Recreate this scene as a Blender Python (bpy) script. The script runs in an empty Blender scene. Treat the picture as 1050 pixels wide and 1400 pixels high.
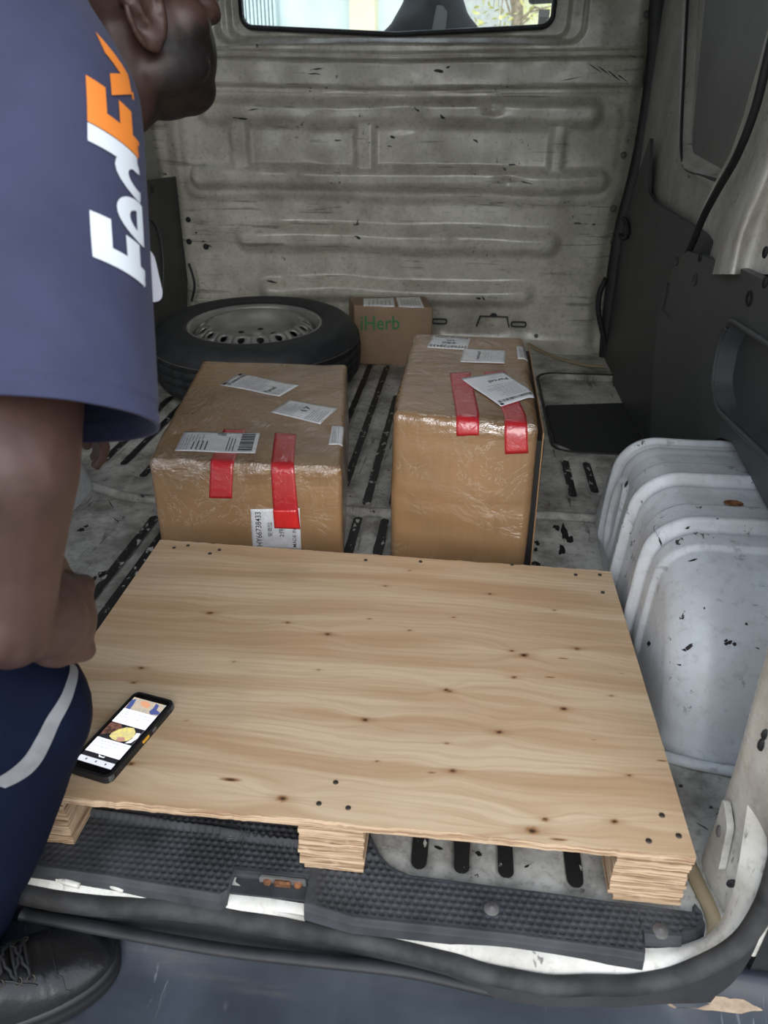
import bpy, bmesh, math, random
import numpy as np
from mathutils import Vector, Matrix
from mathutils.geometry import tessellate_polygon
from mathutils.bvhtree import BVHTree

SC = bpy.context.scene
COL = SC.collection
random.seed(4)
RNG = np.random.default_rng(7)

# ------------------------------------------------------------------ camera
# Van axes: X to the right, Y towards the cab, Z up, cargo floor at Z = 0.
FPX, PITCH, YAW, ROLL, CAMH = 1051.0, 27.9, 6.0, 0.4, 0.84
_p, _y, _r = (math.radians(a) for a in (PITCH, YAW, ROLL))
_fw = np.array([-math.sin(_y)*math.cos(_p), math.cos(_y)*math.cos(_p), -math.sin(_p)])
_rt0 = np.array([math.cos(_y), math.sin(_y), 0.0]); _up0 = np.cross(_rt0, _fw)
_rt = _rt0*math.cos(_r) + _up0*math.sin(_r); _up = np.cross(_rt, _fw)
CAM = np.array([0.0, 0.0, CAMH])
cd = bpy.data.cameras.new('camera'); cam = bpy.data.objects.new('camera', cd); COL.objects.link(cam)
cd.sensor_fit = 'VERTICAL'; cd.sensor_height = 24.0; cd.lens = FPX/1400*24.0
cd.dof.use_dof = True; cd.dof.focus_distance = 1.35; cd.dof.aperture_fstop = 5.0
cd.clip_start = 0.02; cd.clip_end = 200
cam.matrix_world = Matrix(((_rt[0], _up[0], -_fw[0], CAM[0]), (_rt[1], _up[1], -_fw[1], CAM[1]), (_rt[2], _up[2], -_fw[2], CAM[2]), (0, 0, 0, 1)))
SC.camera = cam

# ------------------------------------------------------------------ light
SC.view_settings.view_transform = 'Standard'; SC.view_settings.look = 'None'
SC.view_settings.gamma = 1.0; SC.view_settings.use_curve_mapping = False
SC.view_settings.exposure = 0.80
world = bpy.data.worlds.new('overcast_sky'); SC.world = world; world.use_nodes = True
wn, wl = world.node_tree.nodes, world.node_tree.links
bg = wn['Background']; bg.inputs['Strength'].default_value = 1.0
tc = wn.new('ShaderNodeTexCoord'); sx = wn.new('ShaderNodeSeparateXYZ'); rp = wn.new('ShaderNodeValToRGB')
wl.new(tc.outputs['Generated'], sx.inputs[0]); wl.new(sx.outputs['Z'], rp.inputs[0]); wl.new(rp.outputs[0], bg.inputs['Color'])
rp.color_ramp.elements[0].position = 0.0; rp.color_ramp.elements[0].color = (0.93, 0.96, 1.0, 1)
rp.color_ramp.elements[1].position = 1.0; rp.color_ramp.elements[1].color = (0.74, 0.84, 1.0, 1)
sd = bpy.data.lights.new('hazy_sun', 'SUN'); sun = bpy.data.objects.new('hazy_sun', sd); COL.objects.link(sun)
sd.energy = 1.1; sd.angle = math.radians(50); sd.color = (1.0, 0.97, 0.92)
sun.rotation_euler = Vector((-0.12, 0.86, -0.42)).to_track_quat('-Z', 'Y').to_euler(); sun.location = (0, -5, 5)

# ------------------------------------------------------------------ measuring helpers
def ray(u, v): return _fw + _rt*(u-525.0)/FPX + _up*(700.0-v)/FPX
def atz(u, v, z=0.0): d = ray(u, v); return CAM + d*(z-CAM[2])/d[2]
def aty(u, v, y): d = ray(u, v); return CAM + d*(y-CAM[1])/d[1]
def atx(u, v, x): d = ray(u, v); return CAM + d*(x-CAM[0])/d[0]
def atd(u, v, d): return CAM + ray(u, v)*d

def V(*a): return np.array(a, float)
def unit(a): a = np.asarray(a, float); return a/np.linalg.norm(a)
def sstep(a, b, x): t = np.clip((x-a)/(b-a), 0, 1); return t*t*(3-2*t)

def _hash(ix, iy, iz):
    h = (ix.astype(np.int64)*374761393 + iy.astype(np.int64)*668265263 + iz.astype(np.int64)*2147483647) & 0xffffffff
    h = ((h ^ (h >> 13))*1274126177) & 0xffffffff
    return ((h ^ (h >> 16)) & 0xffff)/65535.0
def vnoise(P, s=1.0):
    P = np.asarray(P, float)*s; I = np.floor(P); F = P-I; F = F*F*(3-2*F); I = I.astype(np.int64)
    r = 0
    for dx in (0, 1):
        for dy in (0, 1):
            for dz in (0, 1):
                w = (F[..., 0] if dx else 1-F[..., 0])*(F[..., 1] if dy else 1-F[..., 1])*(F[..., 2] if dz else 1-F[..., 2])
                r = r + w*_hash(I[..., 0]+dx, I[..., 1]+dy, I[..., 2]+dz)
    return r*2-1

# ------------------------------------------------------------------ object helpers
def tag(o, label=None, cat=None, group=None, kind=None):
    if label: o['label'] = label
    if cat: o['category'] = cat
    if group: o['group'] = group
    if kind: o['kind'] = kind
    return o
def empty(name, loc, label, cat, group=None):
    o = bpy.data.objects.new(name, None); COL.objects.link(o); o.location = Vector(loc); o.empty_display_size = 0.05
    return tag(o, label, cat, group)
def link(name, me, mat=None, parent=None, smooth=True):
    o = bpy.data.objects.new(name, me); COL.objects.link(o)
    if mat is not None:
        for m in (mat if isinstance(mat, (list, tuple)) else [mat]): me.materials.append(m)
    if parent is not None:
        o.parent = parent
        w = Vector((0, 0, 0)); q = parent
        while q is not None: w += q.location; q = q.parent
        o.location = -w
    if smooth is not None and len(me.polygons): me.polygons.foreach_set('use_smooth', [bool(smooth)]*len(me.polygons))
    return o
def mesh(name, verts, faces):
    me = bpy.data.meshes.new(name); me.from_pydata([tuple(v) for v in verts], [], [tuple(f) for f in faces]); me.update(); return me
class MB:
    def __init__(s): s.v = []; s.f = []; s.mi = []
    def add(s, verts, faces, m=0):
        b = len(s.v); s.v += [tuple(x) for x in verts]; s.f += [tuple(i+b for i in f) for f in faces]; s.mi += [m]*len(faces)
    def build(s, name, mat=None, parent=None, smooth=True):
        me = mesh(name, s.v, s.f); o = link(name, me, mat, parent, smooth)
        if any(s.mi): me.polygons.foreach_set('material_index', s.mi)
        return o
def gridfaces(n, m, mask=None, cu=False, cv=False):
    f = []
    for i in range(n if cu else n-1):
        for j in range(m if cv else m-1):
            if mask is not None and not mask[i, j]: continue
            a, b = i, (i+1) % n; c, d = j, (j+1) % m
            f.append((a*m+c, b*m+c, b*m+d, a*m+d))
    return f
def gridmesh(name, P, mask=None, cu=False, cv=False, flip=False):
    n, m = P.shape[:2]
    ii, jj = np.meshgrid(np.arange(n if cu else n-1), np.arange(m if cv else m-1), indexing='ij')
    i1, j1 = (ii+1) % n, (jj+1) % m
    F = np.stack([ii*m+jj, i1*m+jj, i1*m+j1, ii*m+j1], -1)
    if mask is not None: F = F[mask[:F.shape[0], :F.shape[1]]]
    F = F.reshape(-1, 4)
    if flip: F = F[:, ::-1]
    me = bpy.data.meshes.new(name); nf = len(F)
    me.vertices.add(n*m); me.vertices.foreach_set('co', np.ascontiguousarray(P.reshape(-1), dtype=np.float32))
    me.loops.add(nf*4); me.loops.foreach_set('vertex_index', np.ascontiguousarray(F.reshape(-1), dtype=np.int32))
    me.polygons.add(nf); me.polygons.foreach_set('loop_start', np.arange(0, nf*4, 4, dtype=np.int32)); me.polygons.foreach_set('loop_total', np.full(nf, 4, dtype=np.int32))
    me.update(calc_edges=True); me.validate(); return me
def bevel(o, w, seg=2, angle=35):
    m = o.modifiers.new('bevel', 'BEVEL'); m.width = w; m.segments = seg; m.limit_method = 'ANGLE'; m.angle_limit = math.radians(angle); return o
def rounded(pts, r, n=5):
    """2-D polygon with rounded corners; r one radius or one per corner"""
    pts = [np.array(p, float) for p in pts]; out = []
    for i, p in enumerate(pts):
        a, b = pts[i-1], pts[(i+1) % len(pts)]; rr = r[i] if isinstance(r, (list, tuple)) else r
        ua, ub = a-p, b-p; la, lb = np.linalg.norm(ua), np.linalg.norm(ub); rr = min(rr, la*.45, lb*.45)
        if rr <= 1e-6: out.append(p); continue
        A, B = p+ua/la*rr, p+ub/lb*rr
        for k in range(n+1):
            t = k/n; out.append((1-t)**2*A + 2*t*(1-t)*p + t*t*B)
    return out
def tess(loops):
    """triangles over flattened vertices of outer + holes (2-D lists)"""
    L = [[Vector((p[0], p[1], 0)) for p in l] for l in loops]
    return tessellate_polygon(L)
def prism(mb, loops, to3, h0, h1, m=0, sides=True, back=True):
    """loops: outer then holes in 2-D; to3(a, b, h) -> 3-D point"""
    T = tess(loops); flat = [p for l in loops for p in l]; n = len(flat)
    v = [to3(p[0], p[1], h1) for p in flat] + [to3(p[0], p[1], h0) for p in flat]
    f = []
    for t in T:
        a, b, c = (flat[i] for i in t)
        if (b[0]-a[0])*(c[1]-a[1])-(b[1]-a[1])*(c[0]-a[0]) < 0: t = (t[0], t[2], t[1])
        f.append(tuple(t))
        if back: f.append((t[2]+n, t[1]+n, t[0]+n))
    if sides:
        s = 0
        for l in loops:
            k = len(l)
            ar = sum(l[i][0]*l[(i+1) % k][1]-l[(i+1) % k][0]*l[i][1] for i in range(k))
            ccw = ar > 0
            if l is not loops[0]: ccw = not ccw
            for i in range(k):
                a, b = s+i, s+(i+1) % k
                f.append((a, a+n, b+n, b) if ccw else (b, b+n, a+n, a))
            s += k
    mb.add(v, f, m)
def box(mb, c, s, R=None, m=0):
    hx, hy, hz = (x/2 for x in s); P = [V(x, y, z) for x in (-hx, hx) for y in (-hy, hy) for z in (-hz, hz)]
    if R is not None: P = [R @ p for p in P]
    mb.add([V(*c)+p for p in P], [(0, 1, 3, 2), (4, 6, 7, 5), (0, 4, 5, 1), (2, 3, 7, 6), (0, 2, 6, 4), (1, 5, 7, 3)], m)
def frames(pts, up=None):
    pts = np.array(pts, float); n = len(pts); T = np.gradient(pts, axis=0); T /= np.linalg.norm(T, axis=1)[:, None]
    ref = V(*up) if up is not None else (V(0, 0, 1) if abs(T[0][2]) < .9 else V(1, 0, 0))
    N = []; last = ref
    for t in T:
        nn = (ref if up is not None else last) - t*np.dot(ref if up is not None else last, t)
        if np.linalg.norm(nn) < 1e-4: nn = last - t*np.dot(last, t)
        nn = unit(nn); N.append(nn); last = nn
    N = np.array(N); return T, N, np.cross(T, N)
def tube(mb, pts, r, seg=8, up=None, flat=(1, 1), m=0, caps=True):
    pts = np.array(pts, float); n = len(pts); r = np.broadcast_to(np.array(r, float), (n,)); T, N, B = frames(pts, up)
    v = []
    for i in range(n):
        for k in range(seg):
            a = 2*math.pi*k/seg; v.append(pts[i] + N[i]*math.cos(a)*r[i]*flat[0] + B[i]*math.sin(a)*r[i]*flat[1])
    f = gridfaces(n, seg, cv=True)
    f = [tuple(reversed(q)) for q in f]
    if caps: f.append(tuple(range(seg))[::-1][::-1]); f.append(tuple((n-1)*seg+k for k in range(seg))[::-1])
    mb.add(v, f, m)
def spline(pts, n=40):
    """Catmull-Rom through pts, n samples"""
    P = np.array(pts, float); P = np.vstack([2*P[0]-P[1], P, 2*P[-1]-P[-2]]); k = len(P)-3; out = []
    for t in np.linspace(0, k-1e-9, n):
        i = int(t); u = t-i; a, b, c, d = P[i:i+4]
        out.append(.5*((2*b)+(-a+c)*u+(2*a-5*b+4*c-d)*u*u+(-a+3*b-3*c+d)*u**3))
    return np.array(out)
def lathe(mb, prof, seg=32, M=None, m=0, closed=False):
    v = []
    for k in range(seg):
        a = 2*math.pi*k/seg
        for (r, z) in prof:
            p = V(r*math.cos(a), r*math.sin(a), z); v.append(M(p) if M else p)
    n = len(prof)
    f = gridfaces(seg, n, cu=True, cv=closed); mb.add(v, f, m)
def ellipsoid(mb, c, r, R=None, seg=16, rings=10):
    v = []; f = []
    for i in range(rings+1):
        th = math.pi*i/rings
        for k in range(seg):
            a = 2*math.pi*k/seg; p = V(math.sin(th)*math.cos(a)*r[0], math.sin(th)*math.sin(a)*r[1], math.cos(th)*r[2])
            v.append(V(*c)+(R @ p if R is not None else p))
    for i in range(rings):
        for k in range(seg):
            f.append((i*seg+k, (i+1)*seg+k, (i+1)*seg+(k+1) % seg, i*seg+(k+1) % seg))
    mb.add(v, f)
def remesh(name, mb, voxel, smooth=4, fac=0.5):
    """union of overlapping closed shapes as one continuous mesh"""
    me = mesh(name, mb.v, mb.f); o = bpy.data.objects.new('tmp', me); COL.objects.link(o)
    bm = bmesh.new(); bm.from_mesh(me); bmesh.ops.remove_doubles(bm, verts=bm.verts, dist=1e-6); bmesh.ops.recalc_face_normals(bm, faces=bm.faces); bm.to_mesh(me); bm.free()
    r = o.modifiers.new('r', 'REMESH'); r.mode = 'VOXEL'; r.voxel_size = voxel; r.use_smooth_shade = True
    if smooth: s = o.modifiers.new('s', 'SMOOTH'); s.iterations = smooth; s.factor = fac
    dg = bpy.context.evaluated_depsgraph_get(); dg.update()
    out = bpy.data.meshes.new_from_object(o.evaluated_get(dg)); out.name = name
    bpy.data.objects.remove(o); return out
CJK = None
def textmesh(s, size=1.0, bold=0.0, spacing=1.0):
    """returns 2-D verts and faces of a line of text, left/baseline at the origin"""
    cu = bpy.data.curves.new('t', 'FONT'); cu.body = s; cu.size = size; cu.resolution_u = 3; cu.offset = bold; cu.space_character = spacing; cu.fill_mode = 'FRONT'
    o = bpy.data.objects.new('t', cu); COL.objects.link(o)
    dg = bpy.context.evaluated_depsgraph_get(); dg.update()
    me = bpy.data.meshes.new_from_object(o.evaluated_get(dg))
    v = [(x.co.x, x.co.y) for x in me.vertices]; f = [tuple(p.vertices) for p in me.polygons]
    bpy.data.objects.remove(o); bpy.data.curves.remove(cu); bpy.data.meshes.remove(me); return v, f

# ------------------------------------------------------------------ materials
class NT:
    def __init__(s, name):
        s.m = bpy.data.materials.new(name); s.m.use_nodes = True; s.t = s.m.node_tree; s.b = s.t.nodes['Principled BSDF']
        s.geo = None
    def n(s, typ, **kw):
        x = s.t.nodes.new('ShaderNode'+typ)
        for k, v in kw.items(): setattr(x, k, v)
        return x
    def l(s, a, b): s.t.links.new(a, b)
    def pos(s):
        if s.geo is None: s.geo = s.n('NewGeometry')
        return s.geo.outputs['Position']
    def scaled(s, sc, off=(0, 0, 0), rot=(0, 0, 0), src=None):
        mp = s.n('Mapping'); mp.inputs['Scale'].default_value = sc; mp.inputs['Location'].default_value = off; mp.inputs['Rotation'].default_value = rot
        s.l(src or s.pos(), mp.inputs[0]); return mp.outputs[0]
    def noise(s, vec, scale=1, detail=4, rough=.55, dist=0):
        x = s.n('TexNoise'); x.inputs['Scale'].default_value = scale; x.inputs['Detail'].default_value = detail; x.inputs['Roughness'].default_value = rough; x.inputs['Distortion'].default_value = dist
        s.l(vec, x.inputs['Vector']); return x.outputs['Fac']
    def ramp(s, fac, a, b, invert=False):
        x = s.n('MapRange'); x.interpolation_type = 'SMOOTHSTEP'; x.inputs['From Min'].default_value = a; x.inputs['From Max'].default_value = b
        if invert: x.inputs['To Min'].default_value = 1; x.inputs['To Max'].default_value = 0
        s.l(fac, x.inputs['Value']); return x.outputs[0]
    def math(s, op, a, b=None):
        x = s.n('Math', operation=op)
        for i, q in enumerate((a, b)):
            if q is None: continue
            if isinstance(q, (int, float)): x.inputs[i].default_value = q
            else: s.l(q, x.inputs[i])
        return x.outputs[0]
    def mix(s, fac, a, b):
        x = s.n('Mix', data_type='RGBA')
        for i, q in ((0, fac), (6, a), (7, b)):
            if isinstance(q, (int, float)): x.inputs[i].default_value = q
            elif isinstance(q, tuple): x.inputs[i].default_value = (*q, 1)
            else: s.l(q, x.inputs[i])
        return x.outputs[2]
    def color(s, c):
        if isinstance(c, tuple): s.b.inputs['Base Color'].default_value = (*c, 1)
        else: s.l(c, s.b.inputs['Base Color'])
    def set(s, rough=.5, metal=0, spec=.5, coat=0, coat_rough=.1, sheen=0):
        for k, v in (('Roughness', rough), ('Metallic', metal), ('Specular IOR Level', spec), ('Coat Weight', coat), ('Coat Roughness', coat_rough), ('Sheen Weight', sheen)):
            if isinstance(v, (int, float)): s.b.inputs[k].default_value = v
            else: s.l(v, s.b.inputs[k])
        return s
    def bump(s, h, strength=.3, dist=.002, coat=False, normal=None):
        x = s.n('Bump'); x.inputs['Strength'].default_value = strength; x.inputs['Distance'].default_value = dist; s.l(h, x.inputs['Height'])
        if normal is not None: s.l(normal, x.inputs['Normal'])
        s.l(x.outputs[0], s.b.inputs['Coat Normal' if coat else 'Normal']); return x.outputs[0]
def plain(name, c, rough=.5, metal=0, spec=.5, var=0.0, vs=20, bump=0, **kw):
    t = NT(name); t.set(rough, metal, spec, **kw)
    if var:
        f = t.noise(t.pos(), vs, 5); t.color(t.mix(t.ramp(f, .3, .7), tuple(x*(1-var) for x in c), tuple(min(1, x*(1+var)) for x in c)))
        if bump: t.bump(f, bump, .002)
    else: t.color(c)
    return t.m

def worn_paint(name, base, dirt, amount, scr_scale=(3, 3, 60), chips=True, rough=.30, thr=.575, rot=(0, 0, 0), scuff=.8):
    """old white van paint: blotchy grime, dark scuffs along one direction, fine dirt, chipped spots"""
    t = NT(name); P = t.pos()
    big = t.noise(P, 2.6, 6, .62); mid = t.noise(t.scaled((1, 1, 1), (3.1, 1.7, 9)), 11, 6, .68); fine = t.noise(t.scaled((1, 1, 1), (5.1, .7, 2)), 70, 5, .7)
    g = t.math('MULTIPLY', t.ramp(t.math('ADD', t.math('MULTIPLY', big, .5), t.math('MULTIPLY', mid, .5)), .40, .62), amount)
    c = t.mix(g, base, dirt); c = t.mix(t.math('MULTIPLY', t.ramp(fine, .50, .68), amount*.45), c, tuple(x*.55 for x in dirt))
    sc = t.noise(t.scaled(scr_scale, (1.3, 4.2, .7), rot), 1.0, 5, .72, .35); sk = t.noise(t.scaled((1, 1, 1), (.3, .9, 4)), 4.2, 3)
    s1 = t.math('MULTIPLY', t.ramp(sc, thr, thr+.05), t.ramp(sk, .46, .60)); c = t.mix(t.math('MULTIPLY', s1, scuff), c, (.045, .042, .038))
    sc2 = t.noise(t.scaled(tuple(x*1.7 for x in scr_scale), (8.3, 2.2, 3.7), (rot[0]+.35, rot[1]+.3, rot[2]+.25)), 1.0, 3, .6, .2); sk2 = t.noise(t.scaled((1, 1, 1), (6.3, 1.9, 2)), 6, 2)
    c = t.mix(t.math('MULTIPLY', t.math('MULTIPLY', t.ramp(sc2, .63, .66), t.ramp(sk2, .52, .62)), scuff), c, (.05, .047, .043))
    if chips:
        ch = t.noise(t.scaled((1, 1, 1), (7.7, 2.1, 5.2)), 30, 5, .72); cm = t.noise(t.scaled((1, 1, 1), (2.7, 8.1, 1.2)), 5.5, 2)
        c = t.mix(t.math('MULTIPLY', t.ramp(ch, .625, .645), t.ramp(cm, .53, .60)), c, (.03, .028, .03))
    t.color(c); t.set(t.math('ADD', t.math('MULTIPLY', mid, .5), rough-.22), 0, .55)
    t.bump(t.math('ADD', t.noise(P, 14, 4), t.math('MULTIPLY', mid, .3)), .16, .005); return t.m

M = {}
M['bulk'] = worn_paint('bulkhead_paint', (.56, .55, .48), (.33, .315, .26), .85, (2.2, 2.2, 48), rough=.19, scuff=.5)
M['floor'] = worn_paint('floor_paint', (.58, .58, .54), (.17, .16, .145), .95, (34, 3, 3), rough=.5)
M['arch'] = worn_paint('arch_paint', (.66, .70, .74), (.44, .44, .43), .55, (12, 22, 22), rough=.32, thr=.615, scuff=.7)
M['pillar'] = worn_paint('pillar_paint', (.66, .65, .60), (.34, .31, .26), .7, (24, 24, 4), chips=False, rough=.30, thr=.62)
M['wallgrey'] = worn_paint('side_paint', (.40, .395, .36), (.27, .26, .235), .7, (3, 3, 40), chips=False, rough=.42, thr=.63)
M['panelgrey'] = plain('door_inner_panel', (.17, .17, .165), .5, var=.12, vs=5)
M['plastic'] = plain('dark_grey_trim', (.052, .056, .058), .52, var=.12, vs=9, bump=.05)
M['plastic2'] = plain('dark_grey_moulding', (.068, .073, .075), .48, var=.1, vs=7)
M['plastic3'] = plain('sill_plastic', (.043, .046, .051), .68, 0, .35, var=.35, vs=16, bump=.1)
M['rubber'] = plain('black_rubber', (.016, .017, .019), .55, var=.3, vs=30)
M['rubbergrey'] = plain('grimy_rubber', (.030, .030, .030), .75, var=.6, vs=22, bump=.4)
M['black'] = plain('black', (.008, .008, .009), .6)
M['mat'] = plain('ribbed_mat', (.022, .024, .026), .75, var=.2, vs=60, bump=.3)
M['steel'] = plain('dull_steel', (.13, .125, .12), .7, .1, var=.2, vs=40)
M['rust'] = plain('rusty_steel', (.20, .085, .035), .8, .2, var=.5, vs=120)
M['rim'] = plain('grey_rim', (.30, .30, .285), .38, .45, var=.15, vs=14)
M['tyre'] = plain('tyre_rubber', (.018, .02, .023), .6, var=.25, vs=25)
M['nail'] = plain('nail_head', (.06, .05, .04), .5, .5)
M['white_label'] = plain('label_paper', (.80, .82, .86), .45, var=.04, vs=60)
M['ink'] = plain('black_ink', (.02, .02, .022), .6)
M['inkgrey'] = plain('grey_ink', (.28, .29, .31), .6)
M['logo_green'] = plain('green_ink', (.045, .20, .075), .6)
M['redink'] = plain('ink_on_red', (.25, .01, .012), .6)
M['seat'] = plain('seat_cloth', (.02, .021, .025), .8)
M['ground'] = plain('yard_concrete', (.34, .33, .31), .85, var=.2, vs=3)
M['clay'] = plain('sealant', (.30, .24, .15), .6)

def floor_strip_mat():
    t = NT('peeling_black_strip'); P = t.pos()
    a = t.noise(t.scaled((1, .55, 1)), 60, 4, .6); c = t.mix(t.ramp(a, .60, .64), (.014, .013, .014), (.48, .47, .44)); t.color(c); t.set(.55); t.bump(a, .5, .003); return t.m
M['strip'] = floor_strip_mat()
def card_mat(name, base, wrap):
    t = NT(name); P = t.pos()
    f = t.noise(P, 5, 5); flute = t.noise(t.scaled((160, 12, 12)), 1, 2)
    c = t.mix(t.ramp(f, .3, .7), tuple(x*.82 for x in base), tuple(x*1.1 for x in base)); c = t.mix(t.math('MULTIPLY', t.ramp(flute, .45, .7), .18), c, tuple(x*.7 for x in base))
    t.set(.6)
    if wrap:
        w1 = t.noise(t.scaled((1, 1, 1), rot=(.3, .5, .7)), 11, 6, .6, 2.2); w2 = t.noise(t.scaled((8, 8, 30), (1, 2, 3), (.4, .2, .9)), 1, 4, .6, 1.0)
        r1 = t.math('ABSOLUTE', t.math('SUBTRACT', w1, .5)); line = t.ramp(r1, 0, .012, True); keep = t.ramp(t.noise(P, 7, 2), .5, .62)
        c = t.mix(t.math('MULTIPLY', t.math('MULTIPLY', line, keep), .33), c, (.75, .66, .52))
        cr = t.n('Attribute', attribute_name='crumple'); h = t.math('MULTIPLY', t.math('ADD', w1, t.math('MULTIPLY', w2, .5)), cr.outputs['Fac']); t.set(.6, 0, .5, 1.0, .07); t.l(t.math('ADD', t.math('MULTIPLY', cr.outputs['Fac'], 2.6), 1.25), t.b.inputs['Coat IOR']); t.bump(h, 1.0, .020, coat=True)
        t.bump(h, .06, .003)
    t.color(c); return t.m
M['card'] = card_mat('film_wrapped_cardboard', (.315, .178, .078), True)
M['card_plain'] = card_mat('brown_cardboard', (.30, .20, .125), False)
def film_label(name, c):
    t = NT(name); P = t.pos(); w = t.noise(t.scaled((1, 1, 1), (2, 4, 1)), 30, 4, .6, 1.5)
    t.color(t.mix(t.ramp(w, .35, .7), tuple(x*.85 for x in c), c)); t.set(.5, 0, .5, 1, .1); t.b.inputs['Coat IOR'].default_value = 1.9; t.bump(w, .5, .006, coat=True); return t.m
M['redtape'] = film_label('red_tape', (.56, .012, .022))
M['redtape_white'] = film_label('red_tape_over_white', (.80, .022, .020))
M['white_film'] = film_label('label_under_film', (.84, .85, .89))
def wood_mat():
    t = NT('plywood_face'); P = t.pos()
    at = t.n('Attribute', attribute_name='grain'); kn = t.n('Attribute', attribute_name='knot'); st = t.n('Attribute', attribute_name='stain')
    cx = t.n('CombineXYZ'); sp = t.n('SeparateXYZ'); t.l(P, sp.inputs[0]); t.l(sp.outputs['X'], cx.inputs['X']); t.l(at.outputs['Fac'], cx.inputs['Y'])
    g1 = t.noise(t.scaled((1.6, 22, 1), src=cx.outputs[0]), 1, 4, .55, .4); g2 = t.noise(t.scaled((5, 150, 1), src=cx.outputs[0]), 1, 3, .6); b = t.noise(t.scaled((2.2, 5, 1), src=cx.outputs[0]), 1, 3)
    c = t.mix(t.ramp(g1, .36, .66), (.70, .535, .355), (.545, .36, .21)); c = t.mix(t.math('MULTIPLY', t.ramp(g2, .45, .72), .35), c, (.46, .29, .16))
    c = t.mix(t.math('MULTIPLY', t.ramp(b, .5, .75), .35), c, (.70, .585, .43))
    ww = t.n('TexWave', wave_type='BANDS', bands_direction='Y'); ww.inputs['Scale'].default_value = 16; ww.inputs['Distortion'].default_value = 8.0; ww.inputs['Detail'].default_value = 3; ww.inputs['Detail Scale'].default_value = 1.2; t.l(t.scaled((.35, 1.6, 1), src=cx.outputs[0]), ww.inputs['Vector'])
    c = t.mix(t.math('MULTIPLY', t.ramp(ww.outputs['Fac'], .60, 1.0), t.math('MULTIPLY', b, .42)), c, (.45, .28, .15))
    c = t.mix(t.ramp(kn.outputs['Fac'], .12, .75), c, (.33, .17, .075)); c = t.mix(t.ramp(kn.outputs['Fac'], .62, .95), c, (.05, .022, .012))
    c = t.mix(st.outputs['Fac'], c, (.33, .24, .16))
    t.color(c); wv = t.n('TexChecker'); wv.inputs['Scale'].default_value = 1; t.l(t.scaled((330, 330, 0.0), rot=(0, 0, .78)), wv.inputs['Vector'])
    t.set(.55, 0, .35); n1 = t.bump(g2, .25, .001); t.bump(wv.outputs['Fac'], .10, .0006, normal=n1); return t.m
M['wood'] = wood_mat()
def ply_edge():
    t = NT('plywood_edge'); P = t.pos(); a = t.noise(t.scaled((14, 14, 420)), 1, 3, .6, .3); b = t.noise(t.scaled((60, 60, 60)), 1, 4)
    c = t.mix(t.ramp(a, .38, .62), (.60, .44, .29), (.30, .18, .10)); c = t.mix(t.math('MULTIPLY', t.ramp(b, .55, .75), .4), c, (.68, .54, .38)); t.color(c); t.set(.75); t.bump(a, .5, .002); return t.m
M['plyedge'] = ply_edge()
def bumper_mat():
    t = NT('scuffed_bumper'); P = t.pos(); f = t.noise(P, 6, 5, .6); c = t.mix(t.ramp(f, .3, .75), (.022, .028, .038), (.05, .06, .078))
    s = t.noise(t.scaled((70, 16, 16), rot=(0, 0, .5)), 1, 4, .6, .6); k = t.noise(P, 8, 2); c = t.mix(t.math('MULTIPLY', t.math('MULTIPLY', t.ramp(s, .63, .70), t.ramp(k, .46, .6)), .5), c, (.26, .28, .31))
    d = t.noise(t.scaled((3, 25, 25), (.3, .1, 0)), 1, 5, .6); c = t.mix(t.math('MULTIPLY', t.ramp(d, .55, .75), .35), c, (.16, .13, .10)); t.color(c); t.set(.42, 0, .5); t.bump(f, .15, .004); return t.m
M['bumper'] = bumper_mat()
M['tan'] = plain('bare_primer', (.40, .30, .21), .8, var=.3, vs=40)
def skin_mat():
    t = NT('deep_brown_skin'); P = t.pos(); a = t.noise(P, 14, 5, .6); c = t.mix(t.ramp(a, .3, .75), (.046, .023, .018), (.078, .040, .031)); fine = t.noise(P, 260, 3); bd = t.n('Attribute', attribute_name='beard'); c = t.mix(t.math('MULTIPLY', bd.outputs['Fac'], t.math('ADD', t.ramp(fine, .2, .6), .45)), c, (.012, .009, .009))
    t.color(c); t.set(.46, 0, .45); t.b.inputs['Subsurface Weight'].default_value = .06; t.b.inputs['Subsurface Radius'].default_value = (.006, .003, .002); t.bump(fine, .12, .0008); return t.m
M['skin'] = skin_mat()
M['beard'] = plain('short_black_beard', (.022, .016, .014), .8, var=.4, vs=300, bump=.5)
M['hair'] = plain('cropped_black_hair', (.012, .010, .010), .85, var=.4, vs=400, bump=.6)
def cloth(name, c, rough=.85, weave=900, sheen=.06):
    t = NT(name); P = t.pos(); a = t.noise(P, 9, 4); w = t.n('TexChecker'); t.l(t.scaled((weave,)*3, rot=(.5, .3, .7)), w.inputs['Vector']); w.inputs['Scale'].default_value = 1
    t.color(t.mix(t.ramp(a, .3, .7), tuple(x*.88 for x in c), tuple(x*1.1 for x in c))); t.set(rough, 0, .12, sheen=sheen); n1 = t.bump(w.outputs['Fac'], .15, .0008); t.bump(t.noise(P, 22, 3), .25, .006, normal=n1); return t.m
M['shirt'] = cloth('navy_grey_polo', (.046, .050, .095))
M['shirt_shade'] = cloth('sleeve_inside_shaded', (.02, .02, .045))  # darker copy of the shirt cloth: shade inside the sleeve put into colour
M['trousers'] = cloth('dark_navy_trousers', (.0030, .0058, .019), sheen=0)
M['piping'] = plain('grey_reflective_piping', (.20, .205, .215), .5, var=.1, vs=60)
M['orange'] = plain('orange_print', (.86, .25, .035), .6); M['white_print'] = plain('white_print', (.74, .78, .82), .6)
M['leather'] = NT('black_leather').m
def leather():
    t = NT('creased_black_leather'); P = t.pos(); a = t.noise(P, 60, 5, .6, .5); t.color((.010, .010, .011)); t.set(.28, 0, .6); t.bump(a, .35, .003); return t.m
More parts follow.
